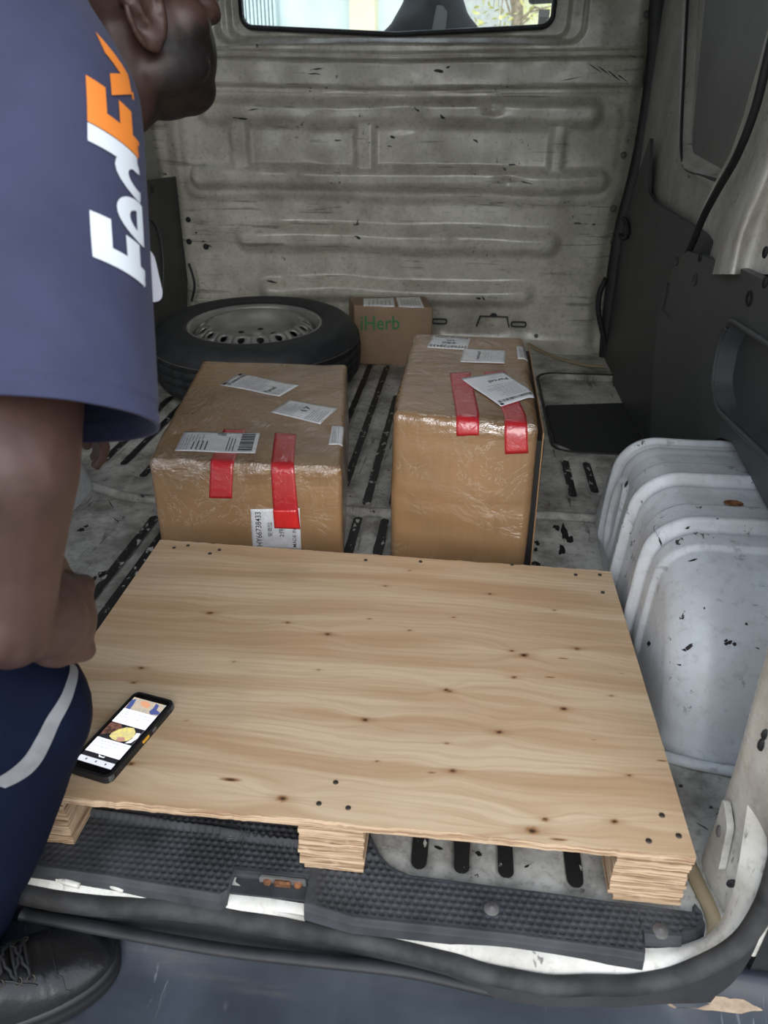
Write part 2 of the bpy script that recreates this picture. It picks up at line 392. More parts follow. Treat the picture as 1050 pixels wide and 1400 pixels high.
M['leather'] = leather(); M['sole'] = plain('shoe_sole', (.012, .012, .013), .5); M['lace'] = plain('shoe_lace', (.01, .01, .011), .8)
def emit(name, c, e=1.0, c2=None, sc=120):
    t = NT(name); t.set(.15, 0, .5); t.color((.01, .01, .01))
    if c2: col = t.mix(t.ramp(t.noise(t.pos(), sc, 3), .42, .58), c, c2); t.l(col, t.b.inputs['Emission Color'])
    else: t.b.inputs['Emission Color'].default_value = (*c, 1)
    t.b.inputs['Emission Strength'].default_value = e; return t.m
def glass():
    t = NT('window_glass'); t.b.inputs['Transmission Weight'].default_value = 1; t.b.inputs['IOR'].default_value = 1.06; t.color((.93, 1, .97)); t.set(.0); return t.m
M['glass'] = glass()

# ================================================================== THE VAN'S SHELL
BY = 3.0            # bulkhead plane
LX, RX = -1.10, .53 # side walls
# ---- floor: pressed sheet with grooves, a cross seam and a step well on the right
STRIPS = [(-.470, 1.64, 2.72), (-.405, 1.64, 2.72), (-.340, 1.64, 2.72), (-.278, 1.70, 2.72), (-.213, 1.615, 2.40), (-.150, 1.62, 2.70), (-.085, 1.62, 2.70),
          (.284, 1.715, 1.935), (.340, 1.745, 1.930), (-.941, 1.78, 2.30), (-.880, 1.765, 2.30), (-.80, 1.70, 2.40),
          (-.688, 1.05, 1.50), (-.642, 1.05, 1.46), (-.222, 1.10, 1.55), (-.160, 1.10, 1.55),
          (-.021, .640, 1.40), (.0325, .640, 1.40), (.0875, .640, 1.40), (.172, .636, 1.40)]
xs = np.linspace(LX-.01, RX+.03, 270); ys = np.linspace(.592, BY+.02, 392)
X, Y = np.meshgrid(xs, ys, indexing='ij'); Z = np.zeros_like(X)
for (sx_, y0, y1) in STRIPS:
    d = np.hypot(np.maximum(np.abs(Y-(y0+y1)/2)-(y1-y0)/2, 0), X-sx_); Z -= .006*(1-sstep(.011, .017, d))
seam = 1.583 + .03*sstep(.05, .2, X) + .06*sstep(-.75, -.95, X)
Z += .007*np.exp(-((Y-seam)/.010)**2) - .006*np.exp(-((Y-seam+.018)/.005)**2)
Z += .0022*vnoise(np.stack([X, Y, X*0], -1), 5) + .0008*vnoise(np.stack([X, Y, X*0+4], -1), 25)
wy0, wy1, wx0 = 1.99, 2.70, .262
inside = (X[:-1, :-1] > wx0) & (Y[:-1, :-1] > wy0) & (Y[:-1, :-1] < wy1-.003)
fl = link('floor', gridmesh('floor', np.stack([X, Y, Z], -1), ~inside), M['floor']); tag(fl, kind='structure')
for (sx_, y0, y1) in STRIPS:
    n = max(12, int((y1-y0)/.02)); t = np.linspace(0, 1, n); t = np.unique(np.r_[t, np.array([.002, .005, .009])/(y1-y0), 1-np.array([.002, .005, .009])/(y1-y0)]); ed = np.minimum(t, 1-t)*(y1-y0); w = .0100*np.sqrt(np.clip(1-(1-np.clip(ed/.010, 0, 1))**2, .05, 1))
    w = w*(1+.10*vnoise(np.stack([t*0+sx_*37, t*(y1-y0)*40, t*0], -1)))
    P = np.stack([np.stack([sx_-w, y0+t*(y1-y0), t*0-.0022], -1), np.stack([sx_+t*0, y0+t*(y1-y0), t*0-.0012], -1), np.stack([sx_+w, y0+t*(y1-y0), t*0-.0022], -1)], 0)
    link('sealing_strip', gridmesh('strip', P), M['strip'], fl)
# step well of the sliding door, its black lip and its rubber mat
mb = MB(); WZ = -.022
q = rounded([(wx0, wy0), (RX+.03, wy0), (RX+.03, wy1), (wx0, wy1)], [.06, 0, 0, .08])
prism(mb, [q], lambda a, b, h: V(a, b, h), WZ-.01, WZ)
n = len(q)
mb.add([V(p[0], p[1], .001) for p in q]+[V(p[0], p[1], WZ) for p in q], [(i, (i+1) % n, (i+1) % n+n, i+n) for i in range(n)])
mb.add([V(wx0, wy0, 0), V(wx0+.06, wy0, 0), V(wx0, wy0+.06, 0), V(wx0, wy1, 0), V(wx0+.08, wy1, 0), V(wx0, wy1-.08, 0)], [(0, 1, 2), (3, 5, 4)])
tag(mb.build('step_well', M['floor'], fl, smooth=False), 'white painted step well sunk beside the sliding door')
mb = MB(); lq = [p for p in q if p[0] < RX]; lq = lq[6:]+lq[:6]; lip = [(RX+.02, wy1+.004, .004)]+[(p[0]-.004, p[1], .004) for p in lq]+[(RX+.02, wy0-.004, .004)]
tube(mb, [(a, b, .001) for a, b, c in lip], .0055, 6, up=(0, 0, 1), flat=(.5, 1)); mb.build('well_edge_strip', M['rubber'], fl)
mb = MB(); qm = rounded([(wx0+.012, wy0+.01), (RX+.02, wy0+.01), (RX+.02, 2.46), (wx0+.008, 2.40)], [.055, 0, 0, .01])
prism(mb, [qm], lambda a, b, h: V(a, b, h), WZ+.0005, WZ+.008)
o = mb.build('step_mat', M['mat'], None, smooth=False); tag(o, 'black rubber mat lying in the step well beside the sliding door', 'mat')

FLOOR_CHIPS = [(772, 728, 26, 12, 80), (779, 738, 16, 14, 60), (762, 722, 12, 10, 0), (768, 752, 18, 10, 90), (735, 744, 10, 8, 40), (733, 752, 6, 6, 0), (140, 785, 16, 10, -40), (128, 792, 12, 8, -40), (110, 725, 12, 6, -10), (118, 720, 10, 4, -10), (152, 690, 14, 2, 60), (160, 712, 12, 2, 30), (985, 1110, 30, 2, -35), (960, 1130, 26, 1.6, 30), (930, 1075, 8, 5, 0), (600, 1160, 14, 6, 20), (655, 1168, 12, 7, 40), (720, 1185, 12, 5, -20), (750, 1160, 10, 5, 10)]
# ---- bulkhead with pressed ribs and the cab window opening
WL, WR, WT = -.812, .226, 1.30; WCX = -.29
def wbot(x): return 1.049 + .021*np.clip(np.abs(x-WCX)/.5, 0, 1)
xs = np.linspace(LX-.14, .62, 300); zs = np.linspace(-.02, 1.37, 240)
X, Z = np.meshgrid(xs, zs, indexing='ij')
def stad(x0, x1, z0, z1, soft, r=None):
    r = r or (z1-z0)/2; dx = np.maximum(np.abs(X-(x0+x1)/2)-((x1-x0)/2-r), 0); dz = np.maximum(np.abs(Z-(z0+z1)/2)-((z1-z0)/2-r), 0)
    return 1-sstep(r-soft, r+.002, np.hypot(dx, dz))
N3 = np.stack([X, Z, X*0], -1)
wv = .012*vnoise(N3, 4)*np.abs(Z*0+1)
h = np.zeros_like(X)
X0, Z0 = X, Z
Z = Z0+.6*wv
field = stad(-1.075, .498, .52, .865, .03, .06); h += .010*field
h += .024*np.maximum(stad(-1.000, .430, .760, .878, .045), np.maximum.reduce([stad(-.885, -.80, .60, .85, .03, .02)*.8, stad(-.435, -.345, .60, .85, .03, .02)*.8, stad(.245, .315, .60, .85, .03, .02)*.8]))
h = np.maximum(h, .036*stad(-1.060, .490, .545, .668, .05))
h += .030*stad(-.898, .333, .334, .455, .048)
h += .028*stad(-.820, .258, .147, .258, .048)
Z = Z0 + .012*(1-np.clip(np.abs(X-WCX)/.7, 0, 1))
h += .026*sstep(.892, .905, Z)*(1-sstep(.978, .992, Z))*sstep(-1.03, -1.0, X)*(1-sstep(.535, .56, X))
h += .008*np.exp(-((Z-.885)/.004)**2) + .008*np.exp(-((Z-1.0)/.004)**2)
Z = Z0
fr = stad(-.905, .335, 1.022, 1.36, .012, .05); h -= .020*fr
h -= .012*stad(-.865, .285, 1.035, 1.36, .010, .045)
# dark-edged flange either side and the foot that turns towards the floor
edge = np.maximum(sstep(.50, .56, X+.05*sstep(.75, .2, Z)), sstep(-1.08, -1.14, X-.06*sstep(.75, .2, Z)*0)); h -= .03*edge
h += .05*np.exp(-np.maximum(Z, 0)/.02)
h += .0035*vnoise(N3, 5)+.002*vnoise(N3+3, 13)
dents = [(-.25, .80, .05, .014), (.12, .60, .04, .012), (-.72, .24, .05, .010), (-.1, .41, .03, -.01), (.05, .83, .03, .012), (-.6, .62, .04, -.008), (.2, .36, .025, .008)]
for (a, b, s, k) in dents: h -= k*np.exp(-(((X-a)/s)**2+((Z-b)/(s*.6))**2))
zb = wbot(X)
r_ = .035; inwin = (X > WL) & (X < WR) & (Z > zb)
cor = (np.maximum(WL+r_-X, 0)+np.maximum(X-(WR-r_), 0) > 0) & (Z < zb+r_); dd = np.hypot(np.minimum(X-(WL+r_), 0)+np.maximum(X-(WR-r_), 0), np.minimum(Z-(zb+r_), 0)); inwin &= ~((cor) & (dd > r_)); inwin &= Z < WT
bulk = link('wall_front', gridmesh('bulk', np.stack([X, BY-1.25*h, Z], -1), ~inwin[:-1, :-1]), M['bulk']); tag(bulk, kind='structure')
def pill(mb, x, z, w, hh, y, m=0):
    prism(mb, [rounded([(x-w, z-hh), (x+w, z-hh), (x+w, z+hh), (x-w, z+hh)], hh*.95)], lambda a, b, d: V(a, y-d, b), 0, .004, m)
for (u, v) in ((601, 439), (709, 443)):
    p = aty(u, v, BY-.012); mb = MB(); oo = rounded([(-.030, -.011), (.030, -.011), (.030, .011), (-.030, .011)], .0105); ii = rounded([(-.024, -.006), (.024, -.006), (.024, .006), (-.024, .006)], .0058)
    prism(mb, [oo, ii], lambda a, b, d: V(p[0]+a, p[1]-d, p[2]+b), 0, .008); mb.build('slot_rim', M['rubber'], bulk, smooth=False)
    mb = MB(); prism(mb, [ii], lambda a, b, d: V(p[0]+a, p[1]-d, p[2]+b), 0, .002); mb.build('slot', M['wallgrey'], bulk, smooth=False)
p = aty(676, 436, BY-.01); mb = MB(); oo = [(-.07, -.03), (-.058, .012), (-.02, .012), (-.012, .022), (.004, .022), (.01, .012), (.05, .012), (.06, -.03)]
ii = [(-.064, -.03), (-.053, .008), (.046, .008), (.055, -.03)]
prism(mb, [oo + ii[::-1]], lambda a, b, d: V(p[0]+a, p[1]-d, p[2]+b), 0, .006); mb.build('bracket_edge', M['rubber'], bulk, smooth=False)
_dg = bpy.context.evaluated_depsgraph_get(); _dg.update()
def chips(parent, spots, m='black', name='paint_chip'):
    """small irregular flakes lying on a surface; spots: pixel u, v, length, width, angle"""
    me_ = parent.data; bv = BVHTree.FromPolygons([tuple(v.co) for v in me_.vertices], [tuple(p.vertices) for p in me_.polygons]); rr = np.random.default_rng(len(spots)+17)
    for (u, v, a, b, g) in spots:
        pts = []; g = math.radians(g)
        for k in range(14):
            t = 2*math.pi*k/14; r = rr.uniform(.45, 1.15); x, y = a*.5*r*math.cos(t), b*.5*r*math.sin(t); d = ray(u+x*math.cos(g)-y*math.sin(g), v+x*math.sin(g)+y*math.cos(g)); hit = bv.ray_cast(Vector(CAM), Vector(unit(d)))
            if hit[0] is None: break
            nn = np.array(hit[1]); nn = -nn if np.dot(nn, d) > 0 else nn; pts.append(np.array(hit[0])+nn*.0008)
        if len(pts) < 14: continue
        c = np.mean(pts, axis=0); mb = MB(); mb.add(pts+[c+unit(CAM-c)*.0004], [(i, (i+1) % 14, 14) for i in range(14)]); mb.build(name, M[m], parent)
chips(fl, FLOOR_CHIPS)
chips(bulk, [(600, 97, 16, 5, 10), (612, 92, 9, 3, -30), (435, 94, 16, 3, -4), (430, 101, 22, 2.5, 3), (812, 92, 26, 2, 35), (826, 97, 30, 2, 38), (838, 102, 26, 2.5, 40), (850, 106, 22, 2, 36), (780, 108, 40, 1.6, -12), (330, 162, 26, 3, 8), (345, 150, 16, 2, -10), (285, 336, 9, 4, 10), (278, 330, 5, 3, 0), (268, 318, 4, 3, 0), (661, 408, 10, 3, 60), (655, 408, 8, 3, 10), (536, 187, 9, 4, 20), (533, 200, 10, 2, 0), (462, 192, 12, 3, 5), (650, 192, 14, 4, 25), (570, 150, 10, 3, 40), (790, 305, 12, 2.5, 5), (812, 307, 5, 3, 0), (605, 160, 14, 5, 30), (700, 225, 12, 3, 0), (720, 250, 22, 2, 15), (370, 385, 16, 4, 10), (490, 325, 12, 4, 20)])
# scattered screws and plugs down both flanges
for (u, v) in ((262, 197), (259, 330), (258, 300), (884, 105), (884, 20), (852, 212), (838, 330), (838, 285), (330, 250), (282, 337), (733, 459), (803, 482), (787, 480)):
    p = aty(u, v, BY+.005); mb = MB(); lathe(mb, [(0, .009), (.006, .008), (.010, .003), (.012, 0)], 10, lambda q: V(p[0]+q[0], p[1]-q[2]-.004, p[2]+q[1])); mb.build('screw', M['steel'] if u > 300 or v < 250 else M['black'], bulk)
# sealant line along the foot of the bulkhead, right of the tall box
mb = MB(); tube(mb, spline([atz(722, 470, .03), atz(740, 480, .018), atz(768, 491, .012), atz(800, 499, .012), atz(826, 501, .01)], 20), .010, 6, flat=(.5, 1)); mb.build('sealant_bead', M['clay'], bulk)

# ---- cab window: gasket, pane, sticker
win = bpy.data.objects.new('window_1', None); COL.objects.link(win); win.location = (WCX, BY, 1.05); tag(win, kind='structure')
xw = np.concatenate([np.linspace(WL+r_, WCX, 14), np.linspace(WCX, WR-r_, 14)[1:]]); path = [(x, wbot(x)) for x in xw]
arcR = [(WR-r_+r_*math.sin(a), wbot(WR)+r_-r_*math.cos(a)) for a in np.linspace(.2, math.pi/2, 6)]
arcL = [(WL+r_-r_*math.sin(a), wbot(WL)+r_-r_*math.cos(a)) for a in np.linspace(math.pi/2, .2, 6)]
loop = arcL + path + arcR + [(WR, WT-.03), (WR-.03, WT), (WL+.03, WT), (WL, WT-.03), arcL[0]]
mb = MB(); tube(mb, [V(a, BY+.012, b) for a, b in loop], .0085, 8, up=(0, 1, 0), flat=(2.2, 1)); mb.build('window_gasket', M['rubber'], win)
mb = MB(); prism(mb, [loop[:-1]], lambda a, b, d: V(a, BY+.016-d, b), 0, .004); mb.build('pane', M['glass'], win, smooth=False)
s0 = aty(737, 13, BY+.010); s1 = aty(750, 36, BY+.010)
mb = MB(); prism(mb, [[(s0[0], s1[2]), (s1[0], s1[2]), (s1[0], s0[2]), (s0[0], s0[2])]], lambda a, b, d: V(a, BY+.0115-d, b), 0, .0006); st_ = mb.build('window_sticker', M['white_label'], win, smooth=False)
tag(st_, 'small white sticker inside the pane, lower right corner')
mb = MB()
for k in range(7):
    z = s0[2]+(s1[2]-s0[2])*(.48+.07*k); box(mb, ((s0[0]+s1[0])/2-.002*(k % 3), BY+.0106, z), ((s1[0]-s0[0])*(.8-.1*(k % 3)), .0004, .0018))
mb.build('sticker_lines', M['inkgrey'], st_, smooth=False)

# ---- roof and sides
def slab(name, c, s, m, kind='structure', parent=None):
    mb = MB(); box(mb, c, s); o = mb.build(name, m, parent, smooth=False)
    if kind: tag(o, kind=kind)
    return o
slab('ceiling', (-.285, 1.96, 1.385), (1.80, 2.26, .03), M['wallgrey'])
slab('wall_left', (LX-.16, 1.88, .66), (.03, 2.36, 1.48), M['wallgrey'])
# left side inner skin (the part seen between the sleeve and the bulkhead)
mb = MB(); prism(mb, [[(1.75, -.005), (2.99, -.005), (2.99, 1.36), (1.75, 1.36)]], lambda a, b, d: V(LX-.02-d-.09*sstep(.3, 1.0, b), a, b), 0, .012); mb.build('trim_1', M['wallgrey'], None, smooth=False); tag(bpy.data.objects['trim_1'], kind='structure')
def onx(px, x): return [(lambda p: (p[1], p[2]))(atx(u, v, x)) for (u, v) in px]

# right-hand wall: sliding door skin with a recessed window blank
xq = RX+.022
ys = np.linspace(.70, 3.05, 235); zs = np.linspace(-.10, 1.37, 150); YY, ZZ = np.meshgrid(ys, zs, indexing='ij')
a0 = atx(940, 0, xq); a1 = atx(931, 215, xq); a2 = atx(985, 248, xq)
lim = a1[1]+(a0[1]-a1[1])*(ZZ-a1[2])/(a0[2]-a1[2]); low = a1[2]+(a2[2]-a1[2])*(YY-a1[1])/(a2[1]-a1[1])
dist = np.minimum(lim-YY, ZZ-low); u_ = np.maximum(.05-(lim-YY), 0); w_ = np.maximum(.05-(ZZ-low), 0); dist = np.where((u_ > 0) & (w_ > 0), .05-np.hypot(u_, w_), dist)
rec = sstep(0, .012, dist)
XX = xq + .022*rec - .010*np.exp(-((dist+.012)/.008)**2) + .06*sstep(.62, 1.2, ZZ)*0
wr = link('wall_right', gridmesh('wallr', np.stack([XX, YY, ZZ], -1)), M['wallgrey']); tag(wr, kind='structure')
mb = MB(); prism(mb, [rounded([(a0[1]-.014, 1.36), (a1[1]-.014, a1[2]+.014), (.80, low[10, 0]+.014), (.80, 1.36)], [0, .045, 0, 0])[::-1]], lambda a, b, d: V(xq+.0205-d, a, b), -.002, 0); mb.build('window_blank', M['panelgrey'], wr, smooth=False)
slab('wall_right', (RX+.10, 1.88, .63), (.02, 2.36, 1.5), M['wallgrey'])
mb = MB(); tube(mb, spline([atx(943, -40, xq-.004), atx(940, 0, xq-.004), atx(934, 120, xq-.004), atx(931, 195, xq-.004), atx(934, 225, xq-.004), atx(948, 236, xq-.004), atx(985, 248, xq-.004), atx(1010, 256, xq-.004)], 30), .004, 6)
mb.build('door_gasket', M['rubber'], wr)

# sliding-door trim: dark plastic sheet with a notched top edge
xt = RX-.004
px = [(905, 190), (886, 190), (884, 262), (896, 280), (945, 308), (960, 330), (960, 620), (860, 640), (800, 590), (806, 480), (812, 400), (826, 345), (850, 290), (870, 250), (884, 192)]
px = [(889, 186), (886, 262), (894, 276), (948, 309), (975, 330), (975, 640), (880, 668), (822, 600), (826, 480), (836, 400), (845, 345), (858, 290), (872, 240)]
mb = MB(); prism(mb, [rounded(onx(px, xt), .015, 3)[::-1]], lambda a, b, d: V(xt-d, a, b), -.010, 0); o = mb.build('door_trim_panel', None, None, smooth=False); o.data.materials.append(M['plastic'])
tag(o, 'dark grey plastic lining of the sliding door, behind the black edge strip', 'trim panel'); dtp = o
mb = MB()
p = atx(852, 312, xt-.006); ring = [V(p[0], p[1]+.10*math.cos(a), p[2]+.030*math.sin(a)) for a in np.linspace(0, 2*math.pi, 20)]; tube(mb, ring, .006, 6, up=(1, 0, 0)); mb.build('pull_cup_rim', M['rubber'], dtp)
mb = MB(); tube(mb, spline([atx(838, 520, xt-.003), atx(842, 560, xt-.003), atx(856, 596, xt-.003), atx(866, 598, xt-.003), atx(872, 590, xt-.003), atx(880, 598, xt-.003)], 20), .0022, 5); mb.build('moulded_line', M['plastic2'], dtp)

# quarter panel: lighter moulding with a recessed pocket, above the wheel arch
xp = .497
out = onx([(940, 343), (960, 350), (990, 362), (1010, 366), (1050, 386), (1130, 430), (1130, 780), (1052, 700), (1000, 604), (985, 598), (965, 606), (900, 640), (886, 640), (889, 580), (893, 500), (898, 450), (906, 400), (925, 355)], xp)
pocket_px = [(1002, 440), (1060, 478), (1120, 520), (1120, 690), (1050, 622), (984, 560), (977, 520), (986, 470)]
hole = rounded(onx(pocket_px, xp), .022, 5); out = rounded(out, .012, 3)
def inset(l, k): c = np.mean(l, axis=0); return [np.array(p)+(c-np.array(p))*k for p in l]
mb = MB(); prism(mb, [out[::-1], hole], lambda a, b, d: V(xp-d, a, b), -.018, 0, back=False)
h2 = inset(hole, .10); nn = len(hole)
mb.add([V(xp-.002, *p) for p in hole]+[V(xp+.026, *p) for p in h2], [(i, (i+1) % nn, (i+1) % nn+nn, i+nn) for i in range(nn)]); prism(mb, [h2[::-1]], lambda a, b, d: V(xp+.026, a, b), 0, 0, sides=False, back=False)
o = mb.build('quarter_trim_panel', M['plastic2'], None, smooth=False); qp = tag(o, 'dark grey moulded side panel with a sunken pocket above the white wheel arch', 'trim panel')
mb = MB(); ho = inset(hole, -.035); pts = [V(xp-.002, *p) for p in ho]; tube(mb, pts+[pts[0], pts[1]], .006, 6, up=(1, 0, 0)); mb.build('pocket_rim', M['plastic2'], qp)
mb = MB(); tube(mb, spline([atx(913, 386, xp-.003), atx(907, 415, xp-.003), atx(905, 425, xp-.003), atx(913, 432, xp-.003)], 10), .0022, 5); mb.build('moulded_line', M['plastic2'], qp)
for (u, v) in ((950, 382), (1024, 408), (925, 355)):
    p = atx(u, v, xp-.001); mb = MB(); lathe(mb, [(0, -.002), (.006, -.001), (.0075, .0015), (.010, .002), (.012, 0)], 12, lambda q: V(p[0]-q[2], p[1]+q[0]*1.3, p[2]+q[1]*1.2)); mb.build('clip_hole', M['black'] if u == 1024 else M['plastic'], qp)

# white pillar behind the sliding door: folded sheet with a crease
rows = [(-60, 1080, 1130, 1160, .515), (90, 1040, 1085, 1130, .51), (200, 1006, 1045, 1085, .505), (260, 976, 1022, 1062, .50), (300, 958, 1004, 1045, .495), (345, 944, 990, 1030, .488), (375, 938, 984, 1022, .484)]
G = []
for (v, u0, u1, u2, x) in rows: G.append([atx(u0-4, v, RX+.012), atx(u0+(u1-u0)*.55, v, RX+.002), atx(u1-6, v, x), atx(u1+4, v, x-.012), atx(u1+18, v, x-.012), atx(u2+2, v, x+.03), atx(u2+80, v, x+.03)])
G = np.array(G); G = np.array([spline(G[:, j], 24) for j in range(G.shape[1])]).transpose(1, 0, 2); G = np.array([spline(G[i], 40) for i in range(G.shape[0])])
G[..., 0] += .0015*vnoise(G, 30)
cp = link('trim_2', gridmesh('cpillar', G), M['pillar']); tag(cp, kind='structure')
for (u, v) in ((957, 352), (1046, 386), (1046, 345)):
    p = atx(u, v, .478); mb = MB(); ellipsoid(mb, p, (.004, .008, .010), seg=10, rings=6); mb.build('hole', M['black'], cp)

def strip(name, pts, r, flat, m, label=None, cat='seal', up=None, parent=None):
    mb = MB(); tube(mb, pts, r, 8, up=up, flat=flat); o = mb.build(name, m, parent)
    return tag(o, label, cat) if label else o
strip('door_seal', spline([atx(1075, -30, .498), atx(1050, 78, .498), atx(1032, 150, .50), atx(1008, 212, .50), atx(982, 258, .505), atx(962, 296, .505), atx(948, 330, .505), atx(941, 345, .505)], 40), .0085, (1, 1), M['rubber'], 'thin black rubber door seal curving down beside the white pillar')
bs = spline([aty(u, v, BY-.075) for (u, v) in ((908, -40), (902, 10), (898, 80), (886, 170), (872, 240), (856, 300), (846, 350), (837, 420), (831, 490), (831, 545), (840, 590), (856, 622))], 60)
bs[-14:, 1] -= np.linspace(0, .55, 14)**1.0; bs[-14:] = [atz(u, v, z) for u, v, z in zip(np.linspace(831, 862, 14), np.linspace(545, 640, 14), np.linspace(-.02, -.06, 14))] if False else bs[-14:]
bt = strip('door_edge_trim', bs[:-14], .033, (.45, 1), M['rubber'], 'wide black rubber edge strip between the bulkhead and the sliding door', up=(0, 1, 0))
mb = MB(); p = aty(903, 103, BY-.09); box(mb, p, (.042, .03, .105)); bevel(mb.build('strip_clip', M['rubber'], bt, smooth=False), .006)
mb = MB(); tube(mb, spline([aty(829, 380, BY-.09), aty(820, 400, BY-.09), aty(818, 425, BY-.09), aty(824, 455, BY-.09), aty(829, 480, BY-.09)], 16), .010, 8); mb.build('loose_loop', M['rubber'], bt)

# left lining: dark panel with a moulded ring, and a loose cord
xl = LX-.004
out = onx([(120, 262), (205, 246), (243, 241), (252, 300), (257, 360), (256, 420), (250, 500), (120, 520)], xl)
mb = MB(); prism(mb, [rounded(out, .01, 3)], lambda a, b, d: V(xl+d, a, b), -.010, 0); o = mb.build('side_trim_panel', M['plastic'], None, smooth=False); tag(o, 'dark plastic side lining on the left wall, beside the spare wheel', 'trim panel'); lp = o
mb = MB(); ring = [atx(u, v, xl+.003) for (u, v) in ((150, 300), (190, 296), (212, 306), (222, 340), (223, 385), (217, 408), (195, 424), (150, 440))]; tube(mb, spline(ring, 30), .004, 6); mb.build('moulded_line', M['plastic2'], lp)
mb = MB(); p = atx(209, 259, xl+.002); ellipsoid(mb, p, (.004, .014, .012)); mb.build('clip', M['rubber'], lp)
o = strip('hanging_cord', spline([aty(258, 360, BY-.05), aty(263, 375, BY-.05), aty(266, 392, BY-.05), aty(262, 412, BY-.04)], 14), .005, (1, 1), M['rubber'], 'short black cord hanging at the lower left edge of the bulkhead', 'cord')

# ---- wheel arches
AP = np.array([(.850, 0), (.862, .035), (.880, .085), (.915, .150), (.965, .203), (1.03, .236), (1.10, .252), (1.20, .262), (1.30, .267), (1.38, .265), (1.45, .250), (1.52, .215), (1.575, .165), (1.62, .10), (1.65, .04), (1.665, 0)])
def make_arch(sign, xin, xwall, label):
    prof = spline([V(p[0], p[1], 0) for p in AP], 520)[:, :2]; prof[:, 1] = np.maximum(prof[:, 1], 0)
    c0 = V(1.24, 0.0); rows = []
    R = .062
    for x in np.linspace(xwall, xin+R+.004, 26): rows.append((x, 0.0))
    for a in np.linspace(0, math.pi/2, 16)[1:]: rows.append((xin+R-R*math.sin(a)-.0, 1-math.cos(a)))
    P = []; last = R
    for (x, k) in rows:
        ins = k*R; q = []
        for p in prof:
            d = p-c0; L = np.linalg.norm(d); q.append(c0 + d*(max(L-ins, 0)/L))
        P.append([(x, a, b) for a, b in q])
    for s in np.linspace(1, .0, 56)[1:]:
        q = []
        for p in prof:
            d = p-c0; L = np.linalg.norm(d); q.append(c0+d*((L-R)/L)*s)
        P.append([(xin-.018*(1-s)**.7, a, b) for a, b in q])
    P = np.array(P)
    A = P[..., 1]
    def bumpy(c, w): return np.exp(-((A-c)/w)**4)
    wgt = sstep(.02, .06, P[..., 2])
    h = .0125*(bumpy(1.250, .0085)+bumpy(1.110, .0090)+.9*bumpy(1.425, .010)) - .004*(bumpy(1.232, .006)+bumpy(1.092, .006)+bumpy(1.40, .007)) + .007*sstep(1.052, 1.060, A)*(1-sstep(1.455, 1.465, A)) - .004*sstep(1.165, 1.172, A)*(1-sstep(1.20, 1.23, A)) - .004*sstep(1.315, 1.322, A)*(1-sstep(1.36, 1.39, A))
    cap = np.zeros_like(A); cap[41:] = 1.0
    rad = np.hypot((P[..., 1]-1.36)/.030, (P[..., 2]-.135)/.075); h += cap*.008*np.exp(-((rad-1)/.22)**2)
    dx = np.gradient(P, axis=0); dy = np.gradient(P, axis=1); N = np.cross(dx, dy); N /= np.maximum(np.linalg.norm(N, axis=-1, keepdims=True), 1e-9)
    if N[5, 240, 2] < 0: N = -N
    P = P + N*(h*wgt)[..., None] + N*(.0018*vnoise(P, 9)*wgt)[..., None]
    P[..., 2] = np.maximum(P[..., 2], -.004)
    if sign < 0: P[..., 0] = -.57-P[..., 0]
    o = link('wheel_arch', gridmesh('arch', P, flip=sign < 0), M['arch']); tag(o, label, 'wheel arch', 'wheel arches')
    S = (lambda x: x) if sign > 0 else (lambda x: -.57-x)
    mb = MB(); tube(mb, [V(S(.318), .862, .006), V(S(.36), .848, .008), V(S(.42), .838, .009), V(S(.50), .833, .010)], .008, 8); mb.build('flange_bead', M['arch'], o)
    if sign > 0: chips(o, [(943, 884, 13, 7, -30), (936, 889, 8, 4, 20), (996, 879, 14, 6, -15), (1004, 881, 7, 6, 30), (992, 876, 6, 5, 0), (897, 729, 16, 3, 60), (903, 741, 14, 3, 70), (856, 662, 12, 5, -50), (929, 909, 8, 3, 5), (940, 722, 8, 4, -20), (963, 832, 5, 3, 60), (1035, 886, 8, 2, 20), (888, 880, 6, 9, 30), (1020, 853, 6, 4, 30), (948, 766, 18, 3, -15)])
    if sign > 0:
        p = atx(988, 707, .44); p = V(.452, 1.175, .266); mb = MB()
        lathe(mb, [(0, -.002), (.009, 0), (.012, .0015), (.0145, .0005)], 12, lambda q: p+V(q[0]*1.1, q[1]*.8, q[2]+.001)); mb.build('drain_plug', M['rust'], o)
    return o
make_arch(1, .322, .535, 'white pressed-steel wheel arch on the right, scuffed and ribbed')
make_arch(-1, .322, .56, 'white wheel arch on the left, mostly hidden behind the worker\'s arm')

# ---- rear pillar on the right and the sill
mb = MB()
G = []
for z, dx in ((-.03, .0), (.02, 0), (.08, .004), (.16, .006), (.28, .004), (.45, 0), (.8, -.02), (1.36, -.06)):
    G.append([V(.52+dx, .735, z), V(.40+dx, .728, z), V(.352+dx, .715, z), V(.333+dx, .690, z), V(.334+dx, .660, z), V(.338+dx, .640, z), V(.346+dx, .612, z), V(.356+dx, .598, z), V(.374+dx, .590, z), V(.40+dx, .60, z), V(.52+dx, .60, z)])
G = np.array(G); G = np.array([spline(G[:, j], 50) for j in range(G.shape[1])]).transpose(1, 0, 2)
G = np.array([spline(G[i], 44) for i in range(G.shape[0])]); G[..., 0] += .004*np.exp(-((G[..., 2]-.10)/.03)**2)*np.exp(-((G[..., 1]-.672)/.012)**2)
dp = link('trim_3', gridmesh('dpillar', G), M['pillar']); tag(dp, kind='structure')
mb = MB(); prism(mb, [rounded([(.640, .045), (.678, .055), (.680, .125), (.650, .110)], .008)], lambda a, b, d: V(.3345-d, a, b), -.004, .004); mb.build('pressed_plate', M['pillar'], dp, smooth=False)
mb = MB(); ellipsoid(mb, (.330, .665, .085), (.003, .006, .008), seg=10, rings=6); mb.build('plate_screw', M['steel'], dp)
